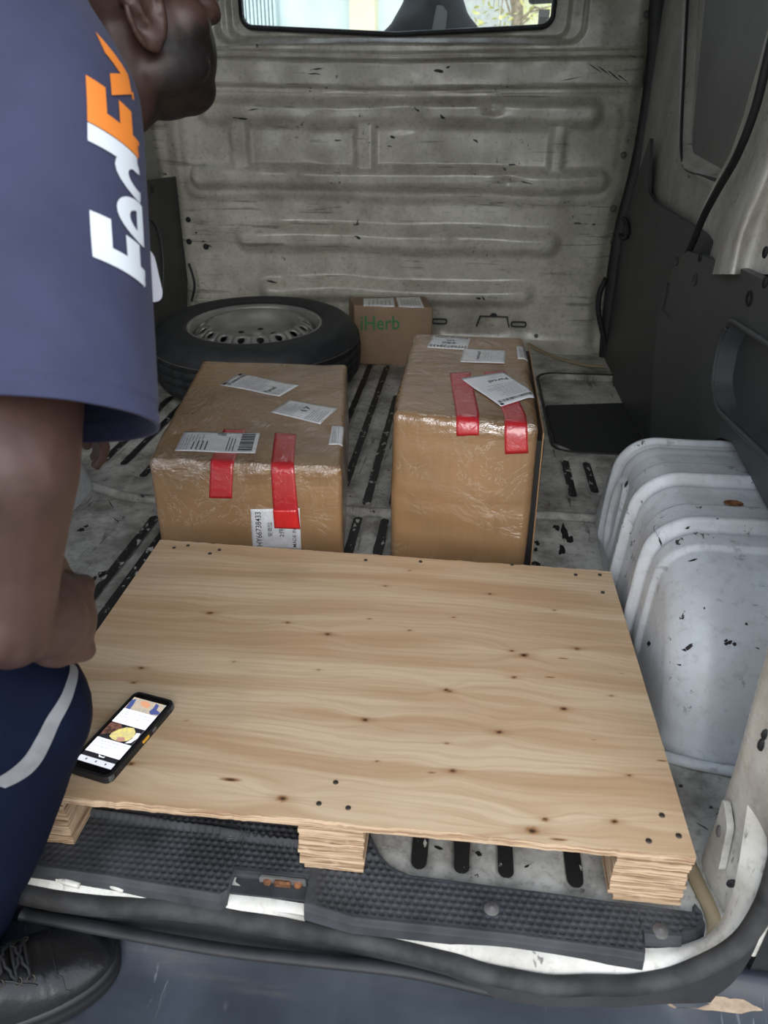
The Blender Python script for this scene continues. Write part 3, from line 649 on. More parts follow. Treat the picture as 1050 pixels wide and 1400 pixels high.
for (u, v, w) in ((1043, 1018, .005), (1048, 1004, .004), (1000, 1208, .0035)):
    p = atx(u, v, .341); mb = MB(); ellipsoid(mb, p, (.006, w*.8, w*1.9), seg=10, rings=6); mb.build('hole', M['black'], dp)
mb = MB(); tube(mb, spline([V(.300, .80, .004), V(.309, .72, .004), V(.318, .66, .004), V(.326, .61, .002), V(.318, .575, -.004)], 24), .010, 6, flat=(.5, 1)); mb.build('seam_sealant', M['clay'], dp)
# sill lip: painted sheet between the step plate and the rubber seal, curling up into the pillar
lin = [V(-1.0, .60, -.004)]+[atz(u, v, -.004) for u, v in ((20, 1184), (150, 1198), (300, 1218), (420, 1236), (560, 1258), (700, 1276), (880, 1296))]+[atz(950, 1286, -.002), aty(982, 1262, .600), aty(1000, 1226, .598), aty(1010, 1180, .597), aty(1022, 1100, .597)]
lou = [V(-1.0, .585, -.026)]+[atz(u, v, -.026) for u, v in ((20, 1226), (150, 1243), (300, 1260), (420, 1274), (560, 1298), (700, 1338), (830, 1342))]+[aty(922, 1322, .553), aty(972, 1299, .562), aty(1012, 1268, .570), aty(1038, 1226, .576), aty(1056, 1170, .58)]
A_, B_ = spline(lin, 120), spline(lou, 120); G = np.stack([A_*(1-t)+B_*t+V(0, 0, .006*math.sin(math.pi*t)) for t in np.linspace(0, 1, 8)], 1)
o = link('trim_4', gridmesh('lip', G, flip=True), M['pillar']); tag(o, kind='structure')

# ================================================================== SILL STEP PLATE, SEAL, BUMPER
nearp = [(-.93, .585)]+[tuple(atz(u, v, .004)[:2]) for u, v in ((50, 1192), (150, 1206), (300, 1232))]
def interp(pts, x): pts = sorted(pts); return np.interp(x, [p[0] for p in pts], [p[1] for p in pts])
near_l = nearp + [(-.2455, .573), (-.2450, .603), (-.1515, .603), (-.1510, .566)] + [tuple(atz(u, v, .004)[:2]) for u, v in ((480, 1263), (600, 1276), (697, 1286), (800, 1300), (882, 1313))]
xe = near_l[-1][0]
near_l += [(xe+.003, .572), (.282, .574), (.285, .580), (.300, .584), (.312, .592)]
far_l = [(-.93, .70)] + [tuple(atz(u, v, .006)[:2]) for u, v in ((60, 1090), (121, 1100), (175, 1110), (211, 1113), (247, 1103), (300, 1100))] + [(-.13, .735), (-.096, .715)] + [tuple(atz(u, v, .006)[:2]) for u, v in ((507, 1145), (520, 1170), (535, 1186), (561, 1197), (640, 1207), (740, 1220), (827, 1232), (947, 1247))] + [(.306, .625), (.312, .614)]
xs = np.unique(np.concatenate([np.arange(-.93, .312, .0011), [-.2456, -.2449, -.1516, -.1509, xe+.0005, xe+.003]])); tt = np.linspace(0, 1, 110)
yn, yf = interp(near_l, xs), interp(far_l, xs)
X = np.repeat(xs[:, None], len(tt), 1); Y = yn[:, None]+(yf-yn)[:, None]*tt[None]
def hexdist(x, y, p):
    a = p; b = p*math.sqrt(3); d = 9
    for ox, oy in ((0, 0), (a/2, b/2)):
        u = (x-ox+a/2) % a-a/2; v = (y-oy+b/2) % b-b/2; d = np.minimum(d, np.hypot(u, v))
    return d
hd = hexdist(X*.998+Y*.06, Y, .0098)
marg = sstep(.006, .011, Y-yn[:, None])*sstep(.004, .010, yf[:, None]-Y)
yl = .667-.065*(X+.47)
up = sstep(-.06, -.10, X)
Z = .0105 + up*(.006*sstep(.004, -.004, yl-Y)+.004*np.exp(-((Y-yl)/.004)**2)) - .009*sstep(.004, .0, Y-yn[:, None]) - .008*sstep(.003, .0, yf[:, None]-Y)
fade = 1-.65*up*sstep(-.25, -.40, X); flat = 1-np.exp(-((X+.147)/.012)**2)
for (u, v) in ((317, 1140), (672, 1242), (903, 1272)):
    p = atz(u, v, .011); flat *= sstep(.009, .013, np.hypot(X-p[0], Y-p[1]))
Z -= .0024*(1-sstep(.0026, .0034, hd))*marg*fade*flat
Z += .0012*vnoise(np.stack([X, Y, X*0], -1), 14)
sp_ = link('sill_step_plate', gridmesh('sill', np.stack([X, Y, Z], -1), flip=True), M['plastic3']); tag(sp_, 'dimpled dark plastic step plate along the rear sill, under the pallet edge', 'step plate')
# skirt of the plate down to the painted lip
sk = np.stack([np.stack([xs, yn, Z[:, 0]], -1), np.stack([xs, yn-.0015, Z[:, 0]*0-.012], -1)], 1); link('skirt', gridmesh('skirt', sk), M['plastic3'], sp_)
for (u, v) in ((317, 1140), (672, 1242), (903, 1272)):
    p = atz(u, v, .011); mb = MB(); lathe(mb, [(0, .004), (.0025, .004), (.003, .0025), (.0055, .003), (.0062, .001), (.0085, .0015), (.0095, -.002)], 18, lambda q: V(p[0]+q[0], p[1]+q[1], p[2]+q[2]-.0005)); mb.build('bolt', M['steel'], sp_)
# latch recess with its rusty striker
mb = MB(); box(mb, (-.198, .606, -.004), (.10, .003, .030)); box(mb, (-.198, .594, -.003), (.094, .024, .004)); mb.build('recess_liner', M['plastic3'], sp_, smooth=False)
mb = MB(); prism(mb, [rounded([(-.213, -.013), (-.155, -.013), (-.155, .009), (-.213, .009)], .004)], lambda a, b, d: V(a, .603-d, b), 0, .003); st2 = mb.build('striker_plate', M['steel'], sp_, smooth=False)
mb = MB(); prism(mb, [rounded([(-.194, -.008), (-.174, -.008), (-.174, .007), (-.194, .007)], .0035)], lambda a, b, d: V(a, .600-d, b), 0, .004); mb.build('rusty_boss', M['rust'], st2)
for x_ in (-.203, -.165):
    mb = MB(); lathe(mb, [(0, .004), (.003, .004), (.0045, .003), (.0055, 0)], 10, lambda q: V(x_+q[0], .600-q[2], .001+q[1])); mb.build('striker_bolt', M['rust'], st2)
mb = MB(); box(mb, (-.1655, .592, -.010), (.006, .004, .008)); mb.build('white_clip', M['white_label'], st2, smooth=False)
mb = MB(); tube(mb, [V(-.245, .578, -.012), V(-.15, .568, -.014)], .004, 8, up=(0, 0, 1)); mb.build('lip_strip', M['pillar'], sp_)
# torn foam showing at the left end of the plate
for (u0, v0, u1, v1) in ((82, 1196, 112, 1206), (150, 1202, 172, 1212)):
    a, b = atz(u0, v0, -.006), atz(u1, v1, -.008); mb = MB(); tube(mb, spline([a+V(0, -.004, 0), (a+b)/2+V(0, -.006, .002), b+V(0, -.004, 0)], 10), .005, 6, flat=(.7, 1)); mb.build('torn_edge', M['pillar'], sp_)

sealc = [V(-1.05, .590, -.028), V(-.8, .590, -.028)] + [atz(u, v, -.026) for u, v in ((30, 1220), (150, 1235), (300, 1251), (420, 1270), (500, 1286), (600, 1309), (700, 1341), (830, 1348))] + [aty(u, v, y) for u, v, y in ((910, 1337, .546), (965, 1316, .552), (1012, 1286, .558), (1044, 1240, .566), (1064, 1180, .572), (1080, 1100, .576))] + [V(.365, .585, .5), V(.325, .585, 1.0)]
P = spline(sealc, 150); P += (.0016*vnoise(np.stack([P[:, 0], P[:, 0]*0, P[:, 0]*0], -1), 22))[:, None]*V(0, 1, 1)
mb = MB(); tube(mb, P, .0112+.0030*sstep(-.05, -.2, P[:, 0]), 10, flat=(1, 1)); o = mb.build('tailgate_seal', M['rubbergrey'], None); tag(o, 'worn black rubber seal running along the rear sill and up the right pillar', 'seal'); ts = o
G = np.stack([P*(1-t)+(P*V(1, 1, 0)+V(0, -.010-.006*0, 0)+np.outer(np.minimum(P[:, 2], .0)*0+np.where(P[:, 2] < .02, -.072+.022*sstep(-.2, .1, P[:, 0]), P[:, 2]-.06), V(0, 0, 1)))*t for t in np.linspace(0, 1, 5)], 1); link('gap_fill_sheet', gridmesh('flange', G), M['rubber'], ts)  # dark sheet filling the gap between seal and bumper
mb = MB(); Q = spline([atz(u, v, -.05) for u, v in ((30, 1250), (130, 1268), (240, 1288), (330, 1302), (440, 1314), (560, 1328), (680, 1354), (760, 1362))], 60); tube(mb, Q, .009, 8, flat=(.7, 1)); mb.build('torn_seal_lip', M['rubber'], ts)

prof = [V(.62, -.055, 0), V(.585, -.062, 0), V(.562, -.080, 0), V(.53, -.094, 0), V(.47, -.103, 0), V(.40, -.108, 0), V(.345, -.114, 0), V(.315, -.130, 0), V(.300, -.17, 0), V(.295, -.25, 0), V(.305, -.36, 0), V(.33, -.43, 0)]
pr = spline(prof, 50); xs = np.linspace(-1.08, .66, 160)
X = np.repeat(xs[:, None], 50, 1); Y = np.repeat(pr[None, :, 0], 160, 0)-.02*sstep(.30, .60, X); Z = np.repeat(pr[None, :, 1], 160, 0)
rise = sstep(.20, .235, X-.35*(Y-.53))*sstep(.46, .56, Y)*.0; Z = Z + .012*sstep(.27, .30, X+.9*(Y-.56))*sstep(.50, .53, Y)*(1-sstep(.58, .60, Y)) + .002*vnoise(np.stack([X, Y, Z], -1), 8)
bp = link('rear_bumper', gridmesh('bumper', np.stack([X, Y, Z], -1), flip=False), M['bumper']); tag(bp, 'scuffed blue-grey plastic rear bumper below the sill, with the shoe on it', 'bumper')
mb = MB(); prism(mb, [rounded([(.372, -.075), (.66, -.075), (.66, .50), (.40, .50), (.385, .15)], .02)], lambda a, b, d: V(a, .589-d, b), -.010, 0); mb.build('dark_corner_sheet', M['rubber'], dp, smooth=False)  # black sheet added for the dark bumper corner, shade of the seal included
def onbump(u, v):
    d = ray(u, v); lo, hi = .6, 1.3
    for k in range(50):
        m_ = (lo+hi)/2; q = CAM+d*m_; z = np.interp(-q[1]-.0*q[0], -pr[:, 0], pr[:, 1])
        if q[2] > z+.0: lo = m_
        else: hi = m_
    return CAM+d*lo
def patch(px, name='bare_patch', mt='tan'):
    c = np.mean(px, axis=0); out = []
    for i in range(len(px)):
        for k in range(4):
            p = np.array(px[i])*(1-k/4)+np.array(px[(i+1) % len(px)])*k/4; out.append(p+(RNG.random(2)-.5)*3)
    w = [onbump(*p)+V(0, -.0004, .0016) for p in out]; cc = onbump(*c)+V(0, -.0004, .002)
    if bmp_bvh is not None:
        w2 = []
        for q in w+[cc]:
            hit = bmp_bvh.ray_cast(Vector(q)+Vector((0, -.02, .1)), Vector((0, .2, -1)).normalized()); w2.append(np.array(hit[0])+V(0, -.0002, .0008) if hit[0] is not None else q)
        w, cc = w2[:-1], w2[-1]
    mb = MB(); n = len(w); mb.add(w+[cc], [(i, (i+1) % n, n) for i in range(n)]); o = mb.build(name, M[mt], bp)
    if mt == 'tan': tag(o, 'pale tan bare patch where the bumper finish has peeled')
_dg = bpy.context.evaluated_depsgraph_get(); _dg.update(); bmp_bvh = BVHTree.FromObject(bp, _dg)
for px in ([(908, 1371), (935, 1364), (985, 1367), (1020, 1375), (1040, 1388), (1010, 1390), (960, 1385), (920, 1380)], [(808, 1361), (838, 1364), (850, 1371), (830, 1374)], [(868, 1366), (884, 1362), (882, 1372)], [(735, 1352), (772, 1352), (775, 1357)], [(640, 1331), (652, 1329), (650, 1336)]): patch(px)

# ================================================================== PALLET
ZT = .100
TL, TR, BR, BL = (atz(u, v, ZT) for u, v in ((219, 738), (835, 781), (952, 1171), (-18, 1079)))
pal = empty('wooden_pallet', ((TL+BR)/2*V(1, 1, 0)), 'low plywood-topped wooden pallet lying flat at the open rear of the van', 'pallet')
ns, nt = 300, 220; S, T = np.meshgrid(np.linspace(0, 1, ns), np.linspace(0, 1, nt), indexing='ij')
def deckp(S, T): S, T = S[..., None], T[..., None]; return (BL*(1-S)+BR*S)*(1-T)+(TL*(1-S)+TR*S)*T
P = deckp(S, T)
wob = sstep(.03, 0, np.minimum(np.minimum(S, 1-S)*1.4, np.minimum(T, 1-T)))*.0012*vnoise(P, 60); P[..., 2] += -.0022*sstep(.9, 1, np.abs(2*S-1))*0 + wob*0
edge = (T == 1) | (T == 0) | (S == 0) | (S == 1); P[..., 1] += np.where((T == 1) | (T == 0), .0012*vnoise(P, 70)+.0006*vnoise(P, 200), 0)
kn_px = [(287, 838, 1.2), (393, 851, .8), (448, 867, 1.1), (716, 896, 1.4), (700, 890, .8), (789, 887, 1.0), (615, 945, .8), (499, 984, 1.1), (771, 969, 1.1), (682, 1001, 1.2), (619, 1054, 1.1), (387, 1092, 1.3), (728, 1136, 1.5), (840, 1123, 1.0), (193, 913, 1.0), (183, 933, .7), (527, 801, .7), (670, 812, .8), (620, 844, .5), (758, 834, .5), (836, 951, .5), (516, 1041, .4), (611, 1016, .5), (703, 926, .8), (180, 1044, 1.0), (435, 916, .5), (560, 780, .5), (860, 1060, .6), (745, 1120, .8), (320, 905, .5), (255, 985, .4), (610, 943, .9), (560, 862, .5)]
streak_px = [(315, 1066, 16, 2.4), (752, 926, 9, 1.2), (770, 900, 10, 1.4), (655, 770, 7, 1), (475, 750, 8, 1.5), (764, 1148, 12, 1.6), (590, 1056, 7, 1), (505, 846, 6, 1), (812, 1012, 8, 1), (850, 920, 7, 1), (905, 1040, 8, 1.2), (735, 870, 9, 1)]
G = P[..., 1].copy()*1.0 + .020*vnoise(np.stack([P[..., 0]*1.3, P[..., 1]*3.5, P[..., 0]*0+2], -1), 1.6) + .004*vnoise(np.stack([P[..., 0]*3, P[..., 1]*6, P[..., 0]*0], -1), 3)
K = np.zeros_like(G); ST = np.zeros_like(G)
for (u, v, s) in kn_px:
    q = atz(u, v, ZT); dx, dy = P[..., 0]-q[0], P[..., 1]-q[1]
    G += .011*s*np.tanh(dy/.006)*np.exp(-(dx/(.035*s))**2-(dy/(.022*s))**2)
    r = np.hypot(dx/(.0062*s), dy/(.0040*s))*(1+.25*vnoise(P, 300)); K = np.maximum(K, np.clip(1.15-r*.75, 0, 1)); K = np.maximum(K, .42*np.exp(-(dx/(.024*s))**2-(dy/(.0085*s))**2))
for (u, v, l, w) in streak_px:
    q = atz(u, v, ZT); r = np.hypot((P[..., 0]-q[0])/(l*.0010), (P[..., 1]-q[1])/(w*.0014)); K = np.maximum(K, np.clip(1.3-r, 0, .9))
q = atz(388, 782, ZT); dx, dy = P[..., 0]-q[0], P[..., 1]-q[1]; ST += .30*np.exp(-((dx/.05)**2)**2-((dy/.030)**2)**2)*(0.8+.4*vnoise(P, 60))
q = atz(330, 930, ZT); dx, dy = P[..., 0]-q[0], P[..., 1]-q[1]; ST += .10*np.exp(-(dx/.03)**2)*sstep(.25, .05, np.abs(dy)); ST = np.clip(ST, 0, 1)
P[..., 2] += .0006*vnoise(P, 7)
me = gridmesh('deck', P)
for nm, A in (('grain', G), ('knot', K), ('stain', ST)):
    at_ = me.attributes.new(nm, 'FLOAT', 'POINT'); at_.data.foreach_set('value', A.reshape(-1).astype(np.float32))
deck = link('plywood_sheet', me, M['wood'], pal)
ring = [P[i, 0] for i in range(ns)]+[P[-1, j] for j in range(1, nt)]+[P[i, -1] for i in range(ns-2, -1, -1)]+[P[0, j] for j in range(nt-2, 0, -1)]
ring = np.array(ring); low = ring.copy(); low[:, 2] -= .012; n = len(ring)
mb = MB(); mb.add(list(ring)+list(low), [(i, i+n, (i+1) % n+n, (i+1) % n) for i in range(n)]); mb.add([TL-V(0, 0, .012), TR-V(0, 0, .012), BR-V(0, 0, .012), BL-V(0, 0, .012)], [(0, 1, 2, 3)]); mb.build('plywood_edge', M['plyedge'], deck, smooth=False)
for (u, v) in ((436, 1099), (476, 1105), (459, 1070), (887, 1150), (928, 1143), (905, 1115), (787, 786), (820, 786), (287, 757), (238, 749), (257, 746), (824, 810), (300, 752), (700, 772), (575, 768), (500, 766)):
    p = atz(u, v, ZT); mb = MB(); lathe(mb, [(0, .0008), (.0022, .0010), (.0034, .0004), (.0036, -.001)], 10, lambda q: V(*p)+V(q[0], q[1], q[2]+.0006)); mb.build('nail', M['nail'], pal)
def block(x0, x1, y0, y1):
    mb = MB(); n = 11; z0 = .0105; z1 = ZT-.0125; rr = random.Random(int(x0*1000)+int(y0*777))
    for k in range(n):
        a = z0+(z1-z0)*k/n; b = z0+(z1-z0)*(k+1)/n; j = [rr.uniform(-.0016, .0012) for _ in range(4)]
        if k == 0 and rr.random() < .8: j[0] += .006
        vx = np.linspace(x0-j[0]*(-1), x1+j[1], 9); fy = y0-j[2]*.8; by = y1+j[3]
        top = [V(x, fy+rr.uniform(-.0006, .0006), b-.0004) for x in vx]+[V(x, by, b-.0004) for x in vx[::-1]]
        bot = [p-V(0, 0, b-a-.0008) for p in top]; m = len(top)
        mb.add(top+bot, [tuple(range(m)), tuple(range(2*m-1, m-1, -1))]+[(i, i+m, (i+1) % m+m, (i+1) % m) for i in range(m)])
    return mb.build('block', M['plyedge'], pal, smooth=False)
bl_ = [(.205, .2885), (-.165, -.086), (-.535, -.456)]
for (a, b) in bl_:
    block(a, b, .617, .72); block(a, b, .90, .98); block(a, b, 1.12, 1.208)
for (a, b) in bl_:
    mb = MB(); box(mb, ((a+b)/2, .914, ZT-.0125), (b-a, .59, .0008)); mb.build('stringer', M['plyedge'], pal, smooth=False)

# ================================================================== CARTONS
def sheet(mb, Q, n=10, lift=.0012):
    """thin slab from a 3-D quad (origin, x end, top right, top left)"""
    o_, a, b, c = (np.array(q, float) for q in Q); N = unit(np.cross(a-o_, c-o_)); v = []
    for h in (lift, lift-.0006):
        for i in range(n+1):
            for j in range(n+1):
                s, t = i/n, j/n; v.append((o_*(1-s)+a*s)*(1-t)+(c*(1-s)+b*s)*t+N*h)
    f = []; k = n+1
    for i in range(n):
        for j in range(n):
            q = (i*k+j, (i+1)*k+j, (i+1)*k+j+1, i*k+j+1); f += [q]
    mb.add(v[:k*k], f)
    rim = [i*k for i in range(k)]+[n*k+j for j in range(1, k)]+[i*k+n for i in range(n-1, -1, -1)]+[j for j in range(n-1, 0, -1)]
    mb.add([v[i] for i in rim]+[v[i+k*k] for i in rim], [(i, i+len(rim), (i+1) % len(rim)+len(rim), (i+1) % len(rim)) for i in range(len(rim))])
    return lambda s, t, e=.0004: (o_*(1-s)+a*s)*(1-t)+(c*(1-s)+b*s)*t+N*(lift+e)
def lettering(parent, fn, items, name='lettering', m='ink'):
    """items: ('t', text, x, y, w, h, bold) or ('r', x, y, w, h) in label fractions"""
    groups = {}
    for it in items:
        mat = it[-1] if isinstance(it[-1], str) and it[-1] in M and len(it) > (7 if it[0] == 't' else 5) else m
        mb = groups.setdefault(mat, MB())
        if it[0] == 't':
            _, s, x, y, w, h, bold = it[:7]; v, f = textmesh(s, 1.0, bold)
            if not v: continue
            vx = [p[0] for p in v]; vy = [p[1] for p in v]; x0, x1, y0, y1 = min(vx), max(vx), min(vy), max(vy)
            mb.add([fn(x+(p[0]-x0)/max(x1-x0, 1e-6)*w, y+(p[1]-y0)/max(y1-y0, 1e-6)*h) for p in v], f)
        else:
            _, x, y, w, h = it[:5]; mb.add([fn(x, y), fn(x+w, y), fn(x+w, y+h), fn(x, y+h)], [(0, 1, 2, 3)])
    for mat, mb in groups.items():
        if mb.f: mb.build(name, M[mat], parent, smooth=False)
def barcode(x, y, w, h, n, seed, along='x'):
    r = random.Random(seed); out = []; t = 0
    while t < 1:
        k = r.choice((1, 1, 2, 3))/n; out.append(('r', x+t*w, y, min(k, 1-t)*w, h) if along == 'x' else ('r', x, y+t*h, w, min(k, 1-t)*h)); t += k+r.choice((1, 1, 2))/n
    return out
def lines(x, y, w, h, n, seed, m='inkgrey', fill=.45):
    r = random.Random(seed); out = []
    for i in range(n):
        yy = y+h*(i+.25)/n; t = 0
        end = w*r.uniform(.55, 1)
        while t < end:
            k = r.uniform(.03, .12)*w; out.append(('r', x+t, yy, min(k, end-t), h/n*fill, m)); t += k+.018*w
    return out
def carton(name, quad, z0, z1, mat, r, label, cat='box', bulge=.006, seam=None, top_dip=.004, group=None):
    """quad: FL, FR, BR, BL plan corners"""
    FL, FR, BR_, BL_ = (V(*q) for q in quad); c = (FL+FR+BR_+BL_)/4
    root = empty(name, (c[0], c[1], z0), label, cat, group)
    hx = np.linalg.norm(FR-FL)/2; hy = np.linalg.norm(BL_-FL)/2; hz = (z1-z0)/2; H = V(hx, hy, hz)
    def axis(h_): return np.concatenate([np.linspace(-h_, -h_+r, 5), np.linspace(-h_+r, h_-r, 22)[1:-1], np.linspace(h_-r, h_, 5)])
    ax = [axis(h_) for h_ in H]; mb = MB()
    def mapp(p):
        p = np.asarray(p, float); pin = np.clip(p, -(H-r), H-r); d = p-pin; L = np.linalg.norm(d, axis=-1, keepdims=True); q = pin+np.where(L > 1e-9, d/np.maximum(L, 1e-9)*r, 0)
        inner = 1-np.clip(np.abs(q)/H, 0, 1)**4; Nn = np.where(L > 1e-9, d/np.maximum(L, 1e-9), 0)
        b = bulge*(inner[..., 0]*inner[..., 1]+inner[..., 1]*inner[..., 2]+inner[..., 0]*inner[..., 2])/1.2
        q = q + Nn*V(1, 1, -.55 if top_dip else 1)*b[..., None]
        if seam is not None:
            k = np.abs(((q[..., 2]+hz)/seam+.35*vnoise(q*V(1, 0, 0), 6)*.3) % 1-.5); q[..., 1] += np.where(Nn[..., 1] < -.7, .0032*np.exp(-(k/.05)**2), 0)
        s, t = (q[..., 0]/hx+1)/2, (q[..., 1]/hy+1)/2; s, t = s[..., None], t[..., None]
        xy = (FL*(1-s)+FR*s)*(1-t)+(BL_*(1-s)+BR_*s)*t
        out = np.concatenate([xy, (z0+hz+q[..., 2])[..., None]], -1)
        out = out + .0022*np.stack([vnoise(out, 13), vnoise(out+7, 13), vnoise(out+3, 13)], -1)*np.clip((out[..., 2:]-z0)/.05, 0, 1)
        out[..., 2] = np.maximum(out[..., 2], z0)
        return out
    for k, sgn in ((0, -1), (0, 1), (1, -1), (1, 1), (2, -1), (2, 1)):
        i, j = [a for a in range(3) if a != k]; A, B = np.meshgrid(ax[i], ax[j], indexing='ij'); P = np.zeros(A.shape+(3,)); P[..., i] = A; P[..., j] = B; P[..., k] = sgn*H[k]
        Q = mapp(P); f = gridfaces(*A.shape)
        if (sgn > 0) == (k == 1): f = [tuple(reversed(q)) for q in f]
        mb.add(Q.reshape(-1, 3), f)
    me = mesh('body', mb.v, mb.f); bm = bmesh.new(); bm.from_mesh(me); bmesh.ops.remove_doubles(bm, verts=bm.verts, dist=.0002); bmesh.ops.recalc_face_normals(bm, faces=bm.faces); bm.to_mesh(me); bm.free()
    cv = np.zeros(len(me.vertices)*3); me.vertices.foreach_get('co', cv); cv = cv.reshape(-1, 3); yf_ = np.minimum(FL[1], FR[1]); de = np.hypot(np.maximum(cv[:, 1]-yf_-.01, 0), np.maximum(z1-cv[:, 2]-.004, 0)); de2 = z1-cv[:, 2]+.02
    w_ = .22+.10*vnoise(cv, 9)+.9*np.exp(-(de/.030)**2)*(.8+.5*vnoise(cv, 40))+.25*np.exp(-(de2/.03)**2); at_ = me.attributes.new('crumple', 'FLOAT', 'POINT'); at_.data.foreach_set('value', w_.astype(np.float32))
    o = link('carton_body', me, mat, root)
    dg = bpy.context.evaluated_depsgraph_get(); dg.update(); return root, o, BVHTree.FromPolygons([tuple(v.co) for v in me.vertices], [tuple(p.vertices) for p in me.polygons])
def snap(bvh, P, lift):
    out = []
    for p in P:
        loc, nor, _, _ = bvh.find_nearest(Vector(p)); out.append(np.array(loc)+np.array(nor)*lift)
    return out
def tape(parent, bvh, left, right, mat, name='red_tape', n=44, lift=.0011, thick=.0006):
    """ribbon between two 3-D polylines laid on the carton"""
    def res(pl):
        pl = np.array(pl, float); d = np.r_[0, np.cumsum(np.linalg.norm(np.diff(pl, axis=0), axis=1))]; t = np.linspace(0, d[-1], n); return np.stack([np.interp(t, d, pl[:, k]) for k in range(3)], -1)
    Lp, Rp = res(left), res(right); m = 8; G = []
    for i in range(m+1): G += list(snap(bvh, Lp*(1-i/m)+Rp*(i/m), lift))
    G = np.array(G).reshape(m+1, n, 3); o = link(name, gridmesh(name, G), mat, parent); s = o.modifiers.new('solid', 'SOLIDIFY'); s.thickness = thick; s.offset = -1; return o
def qz(px, z): return [atz(u, v, z) for u, v in px]
def snapsheet(parent, bvh, Q, name, mat, items, lift=.0014, n=16, m='ink'):
    """label that follows the carton face below it, and its print"""
    o_, a, b, c = (np.array(q, float) for q in Q)
    bil = lambda s, t: (o_*(1-s)+a*s)*(1-t)+(c*(1-s)+b*s)*t
    G = np.array(snap(bvh, [bil(i/n, j/n) for i in range(n+1) for j in range(n+1)], lift)).reshape(n+1, n+1, 3)
    o = link(name, gridmesh(name, G), mat, parent); sm = o.modifiers.new('solid', 'SOLIDIFY'); sm.thickness = .0005; sm.offset = -1
    def fn(s, t, e=.00045):
        fi, fj = min(max(s, 0), .9999)*n, min(max(t, 0), .9999)*n; i, j = int(fi), int(fj); u, v = fi-i, fj-j
        p = (G[i, j]*(1-u)+G[i+1, j]*u)*(1-v)+(G[i, j+1]*(1-u)+G[i+1, j+1]*u)*v; nn = unit(np.cross(G[i+1, j]-G[i, j], G[i, j+1]-G[i, j])); return p+nn*e
    if items: lettering(o, fn, items, m=m)
    return o

def parcel_items(seed):
    return [('r', .03, .935, .94, .05), ] + barcode(.06, .86, .88, .06, 60, seed) + lines(.08, .38, .84, .44, 9, seed, fill=.25) + [('t', 'Parcel', .10, .22, .46, .085, .018)] + lines(.08, .04, .6, .14, 4, seed+1, fill=.22)
hy_items = [('t', 'HY66738433', .06, .79, .87, .12, .004), ('t', '安哥拉', .32, .57, .36, .10, .004), ('t', '2件', .31, .33, .22, .115, .004), ('t', 'MADE IN CHINA', .06, .09, .86, .075, .004)]

# --- low wide carton on the left
z1 = atz(202, 629, 0)[2]; YF1 = 1.33
zt1 = (aty(202, 627, YF1)[2]+aty(466, 640, YF1)[2])/2
bq = [atz(u, v, zt1)[:2] for u, v in ((202, 628), (467, 640), (474, 498), (276, 493))]
box1, b1, bvh1 = carton('parcel_box', bq, .001, zt1, M['card'], .011, 'low wide film-wrapped carton with four labels, in front of the spare wheel', bulge=.006, group='film-wrapped cartons')
t1 = lambda *px: [atz(u, v, zt1) for u, v in px]
f1 = lambda *px: [aty(u, v, YF1-.004) for u, v in px]
tape(box1, bvh1, t1((306, 586), (288, 630))+f1((288, 640), (287, 679)), t1((336, 586), (320, 632))+f1((319, 642), (318, 680)), M['redtape'])
tape(box1, bvh1, t1((376, 592), (371, 632))+f1((371, 643), (376, 720)), t1((405, 594), (402, 634))+f1((403, 645), (411, 722)), M['redtape'], lift=.0026)
snapsheet(box1, bvh1, qz([(382, 541), (409, 526), (328, 510), (301, 526)], zt1), 'shipping_label', M['white_film'], parcel_items(3))
snapsheet(box1, bvh1, qz([(438, 579), (462, 558.6), (396, 546), (370, 563.5)], zt1), 'shipping_label', M['white_film'], [('t', '17', .45, .44, .34, .13, .02)]+lines(.06, .60, .88, .34, 8, 11, 'ink', .2)+lines(.06, .06, .8, .30, 6, 12, 'inkgrey', .3)+[('r', .08, .02, .86, .006)])
snapsheet(box1, bvh1, qz([(349, 619.5), (356, 591.5), (252, 591), (239, 617.5)], zt1), 'shipping_label', M['white_film'], barcode(.10, .05, .82, .18, 46, 21)+[('t', '618', .82, .43, .12, .12, .02)]+lines(.08, .62, .45, .22, 4, 22, 'ink', .3)+lines(.5, .70, .4, .24, 6, 23, 'inkgrey', .3)+lines(.08, .28, .7, .12, 3, 24, 'ink', .3)+lines(.08, .86, .8, .10, 3, 25, 'inkgrey', .3), lift=.0024)
snapsheet(box1, bvh1, qz([(471.5, 608), (472, 583), (454, 582), (449, 608)], zt1), 'shipping_label', M['white_film'], barcode(.06, .05, .88, .42, 34, 31)+lines(.1, .56, .8, .34, 4, 32, 'ink', .3))
fl_ = snapsheet(box1, bvh1, f1((412, 751), (410, 694), (343, 695), (346, 748)), 'front_label', M['white_film'], hy_items)
tape(box1, bvh1, f1((374, 695.5), (376, 720)), f1((405.5, 695.5), (410.5, 722)), M['redtape_white'], 'tape_end', n=10, lift=.0036)

